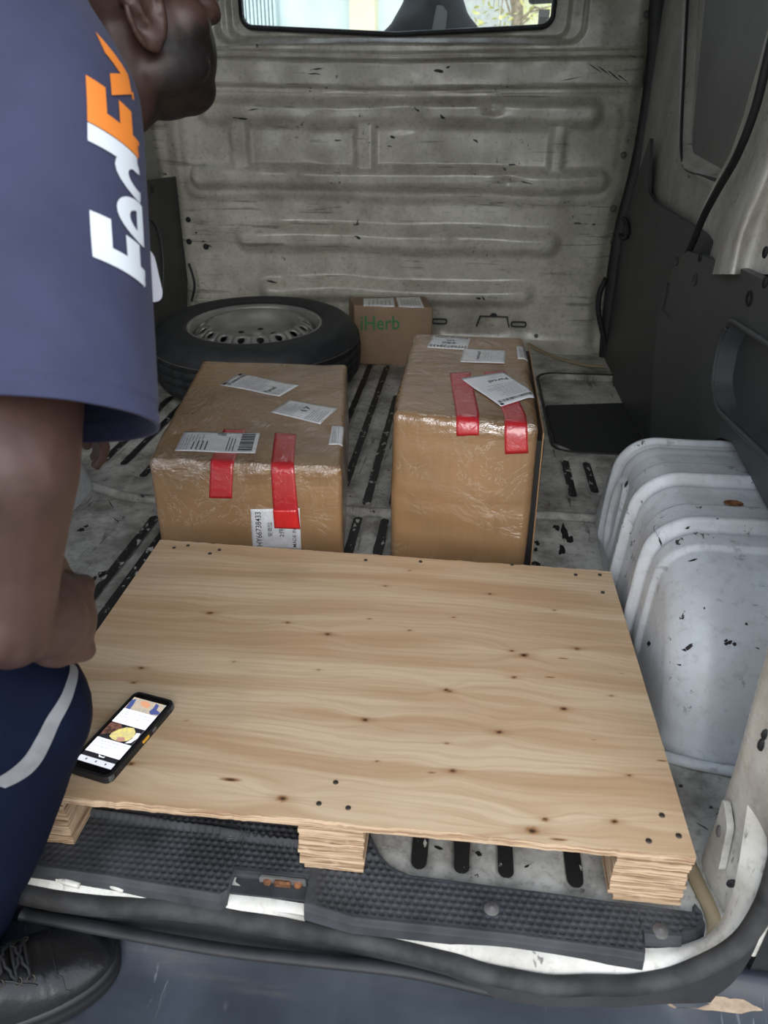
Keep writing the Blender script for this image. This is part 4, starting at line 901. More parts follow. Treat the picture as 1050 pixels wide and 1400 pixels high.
# --- taller carton on the right, with a loose side panel
zt2 = .333
bq = [(-.128, 1.352), (.142, 1.312), (.147, 1.925), (-.131, 1.925)]
box2, b2, bvh2 = carton('parcel_box', bq, .001, zt2, M['card'], .016, 'tall film-wrapped carton with a black gap down its right front edge', bulge=.008, seam=.062, group='film-wrapped cartons')
t2 = lambda *px: [atz(u, v, zt2) for u, v in px]
def fr2(u, v):
    a, b = V(*bq[0], 0), V(*bq[1], 0); nrm = np.cross(b-a, V(0, 0, 1)); d = ray(u, v); return CAM + d*(np.dot(a-CAM, nrm)/np.dot(d, nrm))
tape(box2, bvh2, t2((615, 508.5), (623, 562))+[fr2(624, 578), fr2(625, 594)], t2((643, 507), (655, 563))+[fr2(655, 578), fr2(655.5, 594)], M['redtape'])
tape(box2, bvh2, t2((662, 506), (689, 566))+[fr2(690, 582), fr2(691, 619)], t2((690, 505), (719, 567))+[fr2(721, 582), fr2(722, 618)], M['redtape'])
snapsheet(box2, bvh2, qz([(644, 461.7), (592, 458.6), (584, 474), (639, 477)], zt2), 'shipping_label', M['white_film'], [('t', 'HY66738433', .05, .76, .9, .17, .006), ('t', '安哥拉', .33, .50, .36, .15, .004), ('t', '2件', .38, .29, .22, .15, .004), ('t', 'MADE IN CHINA', .07, .06, .86, .12, .004)])
snapsheet(box2, bvh2, qz([(690, 497), (691.6, 478.5), (634.5, 476), (629, 494)], zt2), 'shipping_label', M['white_film'], [('t', 'HY667', .25, .58, .6, .07, .02)]+lines(.2, .3, .6, .2, 3, 41, 'inkgrey', .15), lift=.0026)
snapsheet(box2, bvh2, qz([(726, 490.6), (720.5, 474), (706, 473), (708, 490)], zt2), 'shipping_label', M['white_film'], barcode(.08, .05, .84, .40, 30, 51)+lines(.1, .56, .8, .3, 4, 52, 'ink', .3))
snapsheet(box2, bvh2, qz([(687.6, 508), (630, 517), (685, 556.7), (735, 541)], zt2), 'packing_list_sheet', M['white_label'], parcel_items(61), lift=.0040)
# loose flap standing off the right side, dark gap behind it
mb = MB(); pf = [(.1535, 1.322), (.1560, 1.322), (.1625, 1.92), (.1600, 1.92)]
prism(mb, [pf], lambda a, b, d: V(a+.004*math.sin(d*14), b, d), .002, zt2-.016); o = mb.build('side_flap', M['card'], box2, smooth=False)
mb = MB(); prism(mb, [[(.1395, 1.330), (.1548, 1.326), (.1606, 1.915), (.146, 1.915)]], lambda a, b, d: V(a, b, d), .003, zt2-.035); tag(mb.build('gap_shade', M['black'], box2, smooth=False), 'black strip standing for the shade in the gap behind the loose side flap')  # shade of the gap built as a black strip

# --- small carton against the bulkhead
YH = 2.716; zth = aty(484, 417, YH)[2]
bq = [aty(484, 450, YH)[:2], aty(591, 450, YH)[:2], atz(581, 405, zth)[:2], atz(477, 406, zth)[:2]]
box3, b3, bvh3 = carton('carton', bq, .001, zth, M['card_plain'], .004, 'small plain brown carton with green print, standing against the bulkhead', bulge=.002, top_dip=0)
ff = lambda *px: [aty(u, v, YH-.003) for u, v in px]
q = ff((493, 452), (546.5, 450.5), (546.5, 432), (493, 432)); o_, a_, b_, c_ = q
fn = lambda s, t: (o_*(1-s)+a_*s)*(1-t)+(c_*(1-s)+b_*s)*t
lettering(box3, fn, [('t', 'iHerb', 0, 0, 1, 1, .012)], 'printed_lettering', 'logo_green')
snapsheet(box3, bvh3, qz([(540, 419), (538, 408), (497, 409), (497, 419)], zth), 'shipping_label', M['white_film'], lines(.1, .1, .8, .8, 6, 71, 'inkgrey', .3), lift=.0014)
snapsheet(box3, bvh3, qz([(580, 421), (574, 407), (541, 408), (545, 419)], zth), 'shipping_label', M['white_film'], lines(.1, .1, .8, .8, 7, 72, 'inkgrey', .3), lift=.0014)

# ================================================================== SPARE WHEEL
wc_ = V(-.685, 2.455, .0)
tilt = math.radians(3.0)
def wM(q): y = q[1]*math.cos(tilt)-(q[2])*math.sin(tilt); z = q[1]*math.sin(tilt)+q[2]*math.cos(tilt)+.345*math.sin(tilt); return V(wc_[0]+q[0], wc_[1]+y, z)
wh = empty('spare_wheel', (wc_[0], wc_[1], 0), 'spare wheel with grey steel rim lying flat, behind the low wide carton', 'wheel')
R0 = .345; prof = [(.212, .172), (.218, .190), (.228, .197), (.242, .196), (.262, .199), (.285, .201), (.305, .196), (.322, .182), (.331, .168), (.3345, .160)]
zz = [.155, .150, .135, .131, .127, .108, .104, .100, .081, .077, .073, .054, .050]
for i, z in enumerate(zz): prof.append((R0-(.007 if i in (3, 6, 9) else 0)-.02*((z-.1025)/.06)**2*.35, z))
prof += [(.331, .037), (.322, .023), (.305, .010), (.285, .004), (.262, .006), (.240, .008), (.228, .008), (.214, .016), (.205, .04), (.203, .10), (.205, .16)]
seg = 200; v = []
for k in range(seg):
    a = 2*math.pi*k/seg
    for i, (r, z) in enumerate(prof):
        rr = r
        if 8 <= i <= 24 and .05 < z < .16 and r > .33 and (k % 5 == 0): rr = r-.004
        v.append(wM(V(rr*math.cos(a+.04*(z-.1)*6), rr*math.sin(a+.04*(z-.1)*6), z)))
mb = MB(); mb.add(v, [tuple(reversed(f)) for f in gridfaces(seg, len(prof), cu=True, cv=True)]); mb.build('tyre', M['tyre'], wh)
mb = MB(); ringp = [wM(V(.3445*math.cos(a), .3445*math.sin(a), .090)) for a in np.linspace(0, 2*math.pi, 90)]; 
tube(mb, [wM(V(.3405*math.cos(a), .3405*math.sin(a), .148)) for a in np.linspace(3.1, 6.3, 60)], .0012, 5); mb.build('mould_line', M['steel'], wh)
# rim: flange, barrel, dished disc with oval vents, hub
rp = [(.200, .165), (.208, .185), (.214, .193), (.219, .192), (.221, .186), (.216, .182), (.209, .182), (.204, .174), (.199, .150), (.196, .118), (.194, .110)]
mb = MB(); lathe(mb, rp, 72, wM); rim = mb.build('rim', M['rim'], wh)
mb = MB(); nv = 18
def disc(r): return np.interp(r, [.030, .055, .10, .12, .135, .150, .165, .180, .195], [.150, .152, .155, .168, .190, .198, .193, .182, .166])
for k in range(nv):
    a0, a1 = 2*math.pi*k/nv, 2*math.pi*(k+1)/nv; am = (a0+a1)/2
    outer = [(a0+(a1-a0)*i/6, .144) for i in range(7)]+[(a1, .16), (a1, .178)]+[(a1-(a1-a0)*i/6, .195) for i in range(7)]+[(a0, .178), (a0, .16)]
    hole = [(am+.068*math.cos(t), .1685+.0125*math.sin(t)) for t in np.linspace(0, 2*math.pi, 15)[:-1]]
    sc = .17; prism(mb, [[(a*sc, r) for a, r in outer], [(a*sc, r) for a, r in hole][::-1]], lambda a, b, d: wM(V(b*math.cos(a/sc), b*math.sin(a/sc), disc(b)+d)), -.004, 0, back=False)
lathe(mb, [(r, disc(r)) for r in np.linspace(.144, .032, 16)]+[(.031, .10)], 72, wM); mb.build('disc', M['rim'], wh)
mb = MB(); lathe(mb, [(0, .05), (.20, .05)], 40, wM); mb.build('inner_shade_disc', M['tyre'], wh)  # dark disc standing in for the shade inside the wheel
for k in range(5):
    a = 2*math.pi*k/5+.3; mb = MB(); lathe(mb, [(0, .002), (.009, .002), (.010, 0)], 12, lambda q: wM(V(.058*math.cos(a)+q[0], .058*math.sin(a)+q[1], .1525+q[2]))); mb.build('bolt_hole', M['black'], wh)

# ================================================================== PHONE
zp = ZT+.0115
pc = [atz(u, v, zp) for u, v in ((93, 1049), (146, 1064), (241, 960), (183, 942))]      # BL BR TR TL
px_, py_ = unit(((pc[1]-pc[0])+(pc[2]-pc[3]))*V(1, 1, 0)), None
cph = sum(pc)/4; py_ = V(-px_[1], px_[0], 0); pw = (np.linalg.norm(pc[1]-pc[0])+np.linalg.norm(pc[2]-pc[3]))/4; pl = abs(np.dot((pc[3]+pc[2]-pc[0]-pc[1])/2, py_))/2
sk_ = np.dot((pc[3]+pc[2]-pc[0]-pc[1])/2, px_)/2/pl
if abs(sk_) > .02:
    py_ = unit(py_+px_*sk_*.5); px_ = V(py_[1], -py_[0], 0)
def ph(a, b, h): p = cph+px_*a+py_*b; return V(p[0], p[1], ZT+.0006+h)
pho = empty('smartphone', (cph[0], cph[1], ZT), 'black smartphone with a lit screen, lying on the plywood beside the worker\'s leg', 'phone')
mb = MB(); prism(mb, [rounded([(-pw, -pl), (pw, -pl), (pw, pl), (-pw, pl)], .011, 6)], lambda a, b, d: ph(a, b, d), 0, .0108)
bevel(mb.build('phone_case', M['black'], pho, smooth=False), .0022, 3)
sw, s0_, s1_ = pw-.0062, -pl+.0135, pl-.0125
mb = MB(); prism(mb, [rounded([(-pw+.004, -pl+.004), (pw-.004, -pl+.004), (pw-.004, pl-.004), (-pw+.004, pl-.004)], .008, 5)], lambda a, b, d: ph(a, b, d), .0106, .0112)
mg = NT('phone_glass'); mg.color((.004, .004, .005)); mg.set(.06, 0, .6); glassf = mb.build('front_glass', mg.m, pho, smooth=False)
SW = emit('screen_white', (.80, .84, .95), 1.0); SG = emit('screen_grey', (.62, .64, .70), .8); SK = emit('screen_dark', (.012, .012, .016), 1); SI = emit('screen_ink', (.12, .13, .20), 1)
SF = emit('screen_food', (.55, .42, .30), .8, (.36, .36, .33), 400); SB = emit('screen_blue', (.055, .075, .22), .9); SO = emit('screen_orange', (.62, .30, .17), .8)
SBR = emit('screen_brown', (.16, .075, .055), .8, (.06, .03, .025), 200); SY = emit('screen_notes', (.62, .55, .17), .9, (.50, .44, .22), 260); SPK = emit('screen_pink', (.45, .24, .20), .8)
def scr(s, t, e=0): return ph(-sw+2*sw*s, s1_+(s0_-s1_)*t, .0113+.0001*e)          # t from the top
lay = {}
def quad(m, s0, t0, s1, t1, e=1): lay.setdefault(m.name, (m, MB()))[1].add([scr(s0, t1, e), scr(s1, t1, e), scr(s1, t0, e), scr(s0, t0, e)], [(0, 1, 2, 3)])
def blob(m, pts, e=2): lay.setdefault(m.name, (m, MB()))[1].add([scr(s, t, e) for s, t in pts], [tuple(range(len(pts)))])
quad(SW, 0, 0, 1, .86, 0); quad(SF, 0, 0, 1, .19); blob(SB, [(.0, .05), (.10, .02), (.15, .10), (.17, .19), (.03, .19)]); blob(SB, [(.70, .01), (.82, .03), (.86, .10), (1.0, .125), (1.0, .16), (.80, .185), (.70, .15), (.73, .09)]); blob(SO, [(.28, .03), (.45, .015), (.62, .06), (.58, .11), (.42, .10), (.30, .07)])
quad(SK, 0, .41, 1, .655); blob(SBR, [(0, .44), (.10, .41), (.30, .42), (.42, .47), (.36, .53), (.22, .57), (.10, .60), (0, .62)]); blob(SY, [(.26, .56), (.36, .49), (.50, .44), (.70, .425), (.82, .47), (.88, .54), (.80, .61), (.62, .645), (.40, .64), (.27, .61)], 3)
blob(SW, [(.86, .48), (.97, .47), (.99, .54), (.93, .62), (.80, .645), (.88, .56)], 3); blob(SPK, [(.50, .60), (.66, .57), (.74, .61), (.66, .645), (.52, .64)], 4)
quad(SK, 0, .86, 1, .925); blob(SW, [(.42, .86), (.46, .875), (.56, .885), (.62, .875), (.60, .895), (.46, .895)], 3); quad(SG, 0, .925, 1, 1.0)
for k, s in enumerate((.22, .5, .78)): blob(SK, [(s-.02, .955), (s, .945), (s+.02, .955), (s+.02, .967), (s, .975), (s-.02, .967)], 3)
def stext(s, x, t, w, h, m=SI):
    v, f = textmesh(s, 1, .012); vx = [p[0] for p in v]; vy = [p[1] for p in v]; x0, x1, y0, y1 = min(vx), max(vx), min(vy), max(vy)
    lay.setdefault(m.name, (m, MB()))[1].add([scr(x+(p[0]-x0)/(x1-x0)*w, t-(p[1]-y0)/(y1-y0)*h, 3) for p in v], f)
stext('Cuidado contra cólera: sintomas', .05, .245, .86, .030); stext('da cólera com diarreia e sinal após', .05, .285, .90, .030); stext('sintomas entre 30 pessoas', .05, .325, .70, .030); stext('Notícias', .12, .372, .22, .018, SG)
stext('UIF valores de 6 estimado em 2025', .05, .70, .90, .030); stext('para trabalhadores, veja a nova', .05, .742, .84, .030); stext('data de pagamento', .05, .784, .50, .030); stext('Portal Notícias', .12, .835, .28, .018, SG)
blob(SI, [(.05, .365), (.08, .358), (.09, .37), (.06, .378)]); blob(SI, [(.05, .825), (.08, .82), (.09, .835), (.06, .84)])
scn = None
for nm, (m, b) in lay.items():
    if nm == 'screen_white': scn = b.build('screen', m, pho, smooth=False)
for nm, (m, b) in lay.items():
    if nm != 'screen_white': b.build('screen_picture' if nm not in ('screen_ink',) else 'screen_lettering', m, scn, smooth=False)
for (b0, b1, m, nm) in ((-.004, .010, 'orange', 'side_button'), (.018, .026, 'steel', 'side_button'), (.034, .052, 'rubber', 'volume_button')):
    mb = MB(); prism(mb, [rounded([(b0, .0035), (b1, .0035), (b1, .0078), (b0, .0078)], .0015)], lambda a, b, d: ph(pw-.0004+d, a, b), 0, .0012); mb.build(nm, plain('amber_key', (.80, .42, .04), .5) if m == 'orange' else M[m], pho, smooth=False)
for k in (-1, 1):
    mb = MB(); box(mb, tuple(ph(pw-.004, k*(pl-.012), .0054)), (.008, .018, .0100), np.stack([px_, py_, V(0, 0, 1)], 1)); bevel(mb.build('corner_guard', M['plastic2'], pho, smooth=False), .002)

# ================================================================== THE WORKER
F = unit(V(.70, .71, 0)); Rb = V(F[1], -F[0], 0); UP = V(0, 0, 1)
SH = atd(20, 45, .70)                                                 # right shoulder joint
per = empty('person', (-.80, .28, -.55), 'person in navy polo and dark trousers, foot on the bumper, head bowed', 'person')
HIP = V(-.700, .430, .405); KNEE = atd(27, 968, .775); ANK = atd(-78, 1268, .93)
TOR = SH-Rb*.175; PEL = HIP-Rb*.095
Fh = unit(V(.72, .66, .16)); Rh = unit(np.cross(Fh, UP)); Uh = np.cross(Rh, Fh)
HD = atd(197, 10, .83)-Rh*.080+Fh*.006; HM = np.stack([Rh, Fh, Uh], 1)
def hp(r, f, u): return HD+Rh*r+Fh*f+Uh*u
def limb(mb, pts, radii, seg=20, n=28):
    P = spline(pts, n); r = np.interp(np.linspace(0, 1, n), np.linspace(0, 1, len(radii)), radii); tube(mb, P, r, seg)
    for q, rr in ((P[0], r[0]), (P[-1], r[-1])): ellipsoid(mb, q, (rr, rr, rr), seg=16, rings=10)
WR_ = atd(14, 858, .655); ELB = atd(6, 640, .60)
SHL = TOR-Rb*.175; HIPL = PEL-Rb*.095
mb = MB()
# trunk, neck, head
limb(mb, [PEL, (PEL+TOR)/2+F*.0, TOR-UP*.04], [.125, .12, .125]); ellipsoid(mb, TOR-UP*.10, (.17, .11, .14), np.stack([Rb, F, UP], 1)); ellipsoid(mb, PEL, (.155, .115, .11), np.stack([Rb, F, UP], 1))
limb(mb, [TOR-UP*.02, hp(0, -.045, -.07), hp(0, -.02, -.02)], [.075, .060, .062])
ellipsoid(mb, hp(0, -.015, .045), (.076, .098, .082), HM, 24, 16); ellipsoid(mb, hp(0, .030, -.040), (.066, .072, .078), HM, 24, 16); ellipsoid(mb, hp(0, .056, -.088), (.040, .036, .030), HM)
for s in (-1, 1):
    ellipsoid(mb, hp(s*.040, .055, -.020), (.028, .030, .028), HM); ellipsoid(mb, hp(s*.052, .020, -.062), (.020, .050, .026), HM); ellipsoid(mb, hp(s*.032, .084, .036), (.024, .014, .010), HM)
    # ear: back shell, rim, lobe
    ep = [hp(s*.078, -.006+.022*math.sin(a), -.004+.034*math.cos(a)) + Rh*s*.010*max(0, -math.sin(a)) for a in np.linspace(-.2, 5.0, 20)]
    tube(mb, ep, .0052, 8); ellipsoid(mb, hp(s*.078, -.003, -.034), (.006, .010, .012), HM); ellipsoid(mb, hp(s*.074, -.010, 0), (.004, .018, .030), HM); tube(mb, [hp(s*.081, -.012, .020), hp(s*.082, -.013, 0), hp(s*.080, -.004, -.018), hp(s*.079, .006, -.020)], .0040, 8); ellipsoid(mb, hp(s*.077, .013, -.006), (.006, .005, .008), HM)
limb(mb, [hp(0, .085, .030), hp(0, .104, .002), hp(0, .110, -.012)], [.009, .012, .014], 12, 10)
for s in (-1, 1): ellipsoid(mb, hp(s*.014, .098, -.016), (.009, .011, .008), HM)
ellipsoid(mb, hp(0, .092, -.046), (.024, .012, .007), HM); ellipsoid(mb, hp(0, .091, -.058), (.022, .011, .007), HM)
# right arm
limb(mb, [SH, atd(22, 340, .655), ELB], [.066, .060, .056]); limb(mb, [ELB, atd(4, 740, .628), WR_], [.056, .049, .036])
# left arm, bent across in front
EL2 = SHL-UP*.26-F*.03-Rb*.04; WR2 = EL2+F*.12-UP*.20
limb(mb, [SHL, EL2], [.062, .05]); limb(mb, [EL2, WR2], [.048, .032])
# legs down to the ankle
limb(mb, [HIP, KNEE, ], [.085, .062]); limb(mb, [KNEE, ANK], [.058, .04]); KN2 = V(-.88, .44, -.03); AN2 = V(-.93, .16, -.45)
limb(mb, [HIPL, KN2], [.085, .06]); limb(mb, [KN2, AN2], [.058, .04])
# hands
def hand(w, e1, e2, k=1.0, curl=(62, 72, 40), thumb=1):
    """w wrist, e1 wrist->knuckles, e2 from the index to the little finger; fingers curl towards the palm"""
    e1 = unit(e1); e2 = unit(e2-e1*np.dot(e1, e2)); e3 = np.cross(e1, e2)*thumb
    limb(mb, [w-e1*.02, w+e1*.045*k], [.031, .034], 14, 8); ellipsoid(mb, w+e1*.056*k, (.046*k, .044*k, .021*k), np.stack([e1, e2, e3], 1))
    for i, (o_, L) in enumerate(((-.031, .9), (-.010, 1.0), (.011, .94), (.031, .76))):
        p = w+e1*.088*k+e2*o_*k; d = e1.copy(); ang = 0; pts = [p-e1*.02*k, p]; 
        for j, (l, c_) in enumerate(zip((.044, .028, .021), curl)):
            ang += math.radians(c_); d = e1*math.cos(ang)-e3*math.sin(ang); p = p+d*l*L*k; pts.append(p)
        r = [.0118, .0115, .0105, .0095, .008]
        for a in range(len(pts)-1):
            tube(mb, [pts[a], (pts[a]+pts[a+1])/2, pts[a+1]], [r[a]*k, (r[a]*.48+r[a+1]*.48)*k, r[a+1]*k], 12); ellipsoid(mb, pts[a+1], (r[a+1]*1.06*k,)*3, seg=12, rings=8)
    t = [w+e1*.022*k-e2*.024*k, w+e1*.052*k-e2*.050*k-e3*.012*k, w+e1*.078*k-e2*.052*k-e3*.026*k, w+e1*.098*k-e2*.040*k-e3*.034*k]
    limb(mb, t, [.018*k, .0145*k, .0125*k, .009*k], 12, 14)
HK = atd(112, 845, .735)
hand(WR_, HK-WR_, (atd(85, 905, .70)-atd(98, 800, .715)), 1.0, (52, 68, 45), -1)
hand(WR2, F*.5-UP*.8, Rb*-.6+F*.2, .9, (20, 30, 20), 1)
bm_ = remesh('body', mb, .0042, 5, .5); body = link('body', bm_, M['skin'], per)
# eyes, hair and beard
for s in (-1, 1):
    mb = MB(); ellipsoid(mb, hp(s*.031, .0655, .018), (.0115, .0115, .0115), seg=14, rings=10); eye = mb.build('eye', plain('eye_white', (.45, .42, .39), .25), per)
    mb = MB(); ellipsoid(mb, hp(s*.0315, .0740, .017), (.0045, .0038, .0045), seg=12, rings=8); mb.build('iris', M['black'], eye)
bvb = BVHTree.FromPolygons([tuple(v.co) for v in bm_.vertices], [tuple(p.vertices) for p in bm_.polygons])
def shellpatch(name, m, dirs, c, lift):
    """cap lying on the head, from a grid of directions (right, front, up)"""
    G = []
    for row in dirs:
        for d in row:
            w = Rh*d[0]+Fh*d[1]+Uh*d[2]; o_ = np.array(c); hit = bvb.ray_cast(Vector(o_+unit(w)*.30), Vector(-unit(w))); G.append((np.array(hit[0]) if hit[0] is not None else o_+unit(w)*.08)+unit(w)*lift)
    G = np.array(G).reshape(len(dirs), len(dirs[0]), 3); return link(name, gridmesh(name, G), m, per)
D = [[(math.sin(t)*math.cos(a), math.sin(t)*math.sin(a), math.cos(t)) for a in np.linspace(-math.pi*1.32, math.pi*.32, 40)] for t in np.linspace(.0, 1.62, 18)]
D = [[(math.sin(t*(1.0 if math.sin(a) < .3 else .66))*math.cos(a), math.sin(t*(1.0 if math.sin(a) < .3 else .66))*math.sin(a), math.cos(t*(1.0 if math.sin(a) < .3 else .66))) for a in np.linspace(0, 2*math.pi, 60)] for t in np.linspace(.01, 1.55, 18)]
shellpatch('hair', M['hair'], D, hp(0, -.015, .045), .003)
bc = np.zeros(len(bm_.vertices)*3); bm_.vertices.foreach_get('co', bc); bc = (bc.reshape(-1, 3)-HD)@HM
bw = sstep(-.012, .030, bc[:, 1]+.35*(-.045-bc[:, 2])+.012*vnoise(bc, 60))*sstep(-.010, -.040, bc[:, 2]+.006*vnoise(bc, 90))*sstep(-.16, -.12, bc[:, 2])*(bc[:, 1] > -.05)*(np.linalg.norm(bc, axis=1) < .19)
at_ = bm_.attributes.new('beard', 'FLOAT', 'POINT'); at_.data.foreach_set('value', bw.astype(np.float32))

# --- polo shirt: trunk, right sleeve and left sleeve in one garment
SL = [(-95, -110, 95, .735, -4, .06), (-40, -120, 108, .725, -2, .075), (0, -125, 120, .715, 0, .085), (50, -130, 151, .705, 0, .09), (110, -132, 182, .695, 0, .09), (165, -132, 191, .687, 0, .09), (250, -130, 196, .675, 2, .09), (370, -126, 202, .655, 6, .09), (460, -122, 207, .64, 10, .09), (578, -116, 213, .62, 15, .09)]
SLa = np.array(SL, float); SLt = np.linspace(0, 1, len(SL)); SLs = spline(SLa, 160)
def sleeve(th, v):
    """point on the sleeve; th = 0 at the right-hand side, pi/2 facing the camera, v = height row"""
    v = np.asarray(v, float); th = np.asarray(th, float)
    q = [np.interp(v, SLs[:, 0], SLs[:, k]) for k in range(6)]
    uc, hw = (q[1]+q[2])/2, (q[2]-q[1])/2
    c = CAM + (_fw + _rt*((uc-525)/FPX)[..., None] + _up*((700-v)/FPX)[..., None])*q[3][..., None]
    e1 = _rt*(hw*q[3]/FPX)[..., None]; e2 = (_fw*1.0)*q[5][..., None] + _up*((-q[4])/FPX*q[3]*1.0)[..., None] - _up*(.0*q[5])[..., None] + (ray(0, 700)*0)
    d2 = np.array([0, 0, 0])
    e2 = e2 - _rt*0
    p = c + e1*np.cos(th)[..., None] - e2*np.sin(th)[..., None]
    fold = .0030*vnoise(np.stack([th*1.2, v/70.0, v*0], -1), 1.0)+.0022*vnoise(np.stack([th*2.6+v/130.0, v/60.0, v*0+5], -1), 1.3)
    nrm = e1*np.cos(th)[..., None]/np.maximum(np.linalg.norm(e1, axis=-1, keepdims=True), 1e-6) - e2*np.sin(th)[..., None]/np.maximum(np.linalg.norm(e2, axis=-1, keepdims=True), 1e-6)
    return p + nrm*(fold*sstep(-60, 60, v)*np.sin(np.clip(th, 0, math.pi))**1)[..., None]
mb = MB()
VV, TH = np.meshgrid(np.concatenate([np.linspace(-95, 540, 90), [546, 548, 550, 560, 570, 574, 577]]), np.linspace(0, 2*math.pi, 97)[:-1], indexing='ij')
P = sleeve(TH, VV)
stitch = .0011*((VV > 547) & (VV < 551)); c_ = P.mean(1, keepdims=True); P = P - (P-c_)/np.maximum(np.linalg.norm(P-c_, axis=-1, keepdims=True), 1e-6)*stitch[..., None]
n, m_ = P.shape[:2]
inn = P[::-1].copy(); cc = inn.mean(1, keepdims=True); inn = cc+(inn-cc)*.975
A = np.concatenate([P, inn], 0)
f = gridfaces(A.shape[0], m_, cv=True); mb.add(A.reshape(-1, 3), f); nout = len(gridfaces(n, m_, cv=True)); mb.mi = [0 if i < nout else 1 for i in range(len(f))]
top = P[0].mean(0); mb.add(list(P[0])+[top+(-_fw*.0+_up*.02)], [((i+1) % m_, i, m_) for i in range(m_)])
# trunk
mbt = MB()
SPN = unit(TOR-PEL); FB = unit(F-SPN*np.dot(F, SPN)); at_s = lambda k, f=0: PEL+(TOR-PEL)*k+FB*f
rings = [(at_s(-.16), .228, .200), (at_s(-.05), .226, .196), (at_s(.10), .212, .180), (at_s(.35), .195, .165), (at_s(.60), .200, .165), (at_s(.80), .208, .165), (at_s(.93), .190, .145), (at_s(1.02), .140, .115), (at_s(1.09, .02), .085, .080)]
C = spline(np.array([np.r_[a, b, c] for a, b, c in rings]), 46); th = np.linspace(0, 2*math.pi, 65)[:-1]; G = []
for q in C: G.append([q[:3]+Rb*q[3]*math.cos(a)+FB*q[4]*math.sin(a) for a in th])
G = np.array(G); G += (unit(V(1, 1, 0))*0+.006*vnoise(G, 9)[..., None]*V(1, 1, 0)); mb.add(G.reshape(-1, 3), gridfaces(46, 64, cv=True))
tube(mb, spline([TOR-Rb*.10, SHL+UP*.01, SHL-UP*.12+F*.06, EL2-UP*.0], 20), [.085]*6+[.082]*8+[.078]*6, 24)
shirt = mb.build('shirt', [M['shirt'], M['shirt_shade']], per)
# collar and the pale panel of the shirt front showing past the sleeve
mb = MB(); ring = [TOR+UP*(.052+.012*math.sin(a))+F*.035+Rb*.078*math.cos(a)+F*.078*math.sin(a) for a in np.linspace(0, 2*math.pi, 40)]; tube(mb, ring, .014, 8, up=(0, 0, 1), flat=(1.4, .5)); tag(mb.build('collar', M['white_print'], shirt), 'pale collar band')
wp = atd(192, 372, .80); bx, bz = unit(_rt+_fw*.25), unit(UP*.96-_rt*.10); bn = np.cross(bx, bz); mb = MB()
prism(mb, [rounded([(-.032, -.030), (.018, -.030), (.018, .026), (-.032, .026)], [.006, .014, .014, .006], 6)], lambda a, b, d: wp+bx*a+bz*b+bn*d, -.004, .004)
bdg = bevel(mb.build('badge', plain('white_card', (.70, .70, .78), .5), per, smooth=False), .002, 2); tag(bdg, 'white card hanging at the chest, showing past the sleeve')
mb = MB(); tube(mb, spline([wp+bx*-.007+bz*.026, wp+bx*-.03+bz*.10, at_s(1.0, .12), at_s(1.08, .06)], 20), .003, 6); mb.build('lanyard', M['rubber'], bdg)
# sleeve print, wrapped round the sleeve; letters read upwards with their feet at the right-hand edge
def printed(mb, poly_, holes=()):
    """poly in (x along the word, y up the letter) -> sleeve"""
    loops = [poly_]+list(holes); T = tess(loops); flat = [p for l in loops for p in l]; me = mesh('t', [(p[0], p[1], 0) for p in flat], [])
    bm = bmesh.new(); vs = [bm.verts.new((p[0], p[1], 0)) for p in flat]
    for t in T:
        try: bm.faces.new([vs[i] for i in t])
        except ValueError: pass
    bmesh.ops.subdivide_edges(bm, edges=[e for e in bm.edges if e.calc_length() > .12], cuts=3, use_grid_fill=True); bmesh.ops.triangulate(bm, faces=bm.faces)
    bmesh.ops.subdivide_edges(bm, edges=[e for e in bm.edges if e.calc_length() > .12], cuts=2, use_grid_fill=True); bmesh.ops.triangulate(bm, faces=bm.faces)
    bm.verts.index_update(); v = np.array([x.co[:2] for x in bm.verts]); f = [tuple(q.index for q in x.verts) for x in bm.faces]; bm.free(); bpy.data.meshes.remove(me)
    th = TH0+(TH1-TH0)*v[:, 1]; vv = V0+(V1-V0)*v[:, 0] + TILT*(1-v[:, 1]); P = sleeve(th, vv); P2 = sleeve(th+.02, vv); P3 = sleeve(th, vv+1); N = np.cross(P3-P, P2-P); N /= np.linalg.norm(N, axis=1)[:, None]
    mid = sleeve(np.array([.8]), np.array([250.0]))[0]; N = np.where((np.sum(N*(CAM-P), 1) < 0)[:, None] & (np.abs(th-.9) < .8)[:, None], -N, N); mb.add(P+N*.0012, f)
TH0, TH1, V0, V1, TILT = -.12, .72, 388, 118, 16
wht, org = MB(), MB()
def ell(cx, cy, rx, ry, n=20): return [(cx+rx*math.cos(t), cy+ry*math.sin(t)) for t in np.linspace(0, 2*math.pi, n+1)[:-1]]
printed(wht, [(0, 0), (.085, 0), (.085, .38), (.19, .38), (.19, .60), (.085, .60), (.085, .78), (.225, .78), (.225, 1.0), (0, 1.0)])
# e: an open ring and its bar
printed(wht, [(.305+.105*math.cos(t), .34+.36*math.sin(t)) for t in np.linspace(0, 2*math.pi-.7, 26)]+[(.305+.052*math.cos(t), .34+.18*math.sin(t)) for t in np.linspace(2*math.pi-.7, 0, 20)])
printed(wht, [(.225, .27), (.410, .27), (.410, .40), (.225, .40)])
# d
o_ = ell(.515, .34, .100, .36); printed(wht, o_, [ell(.515, .34, .046, .17)[::-1]]); printed(wht, [(.555, 0), (.640, 0), (.640, 1.0), (.555, 1.0)])
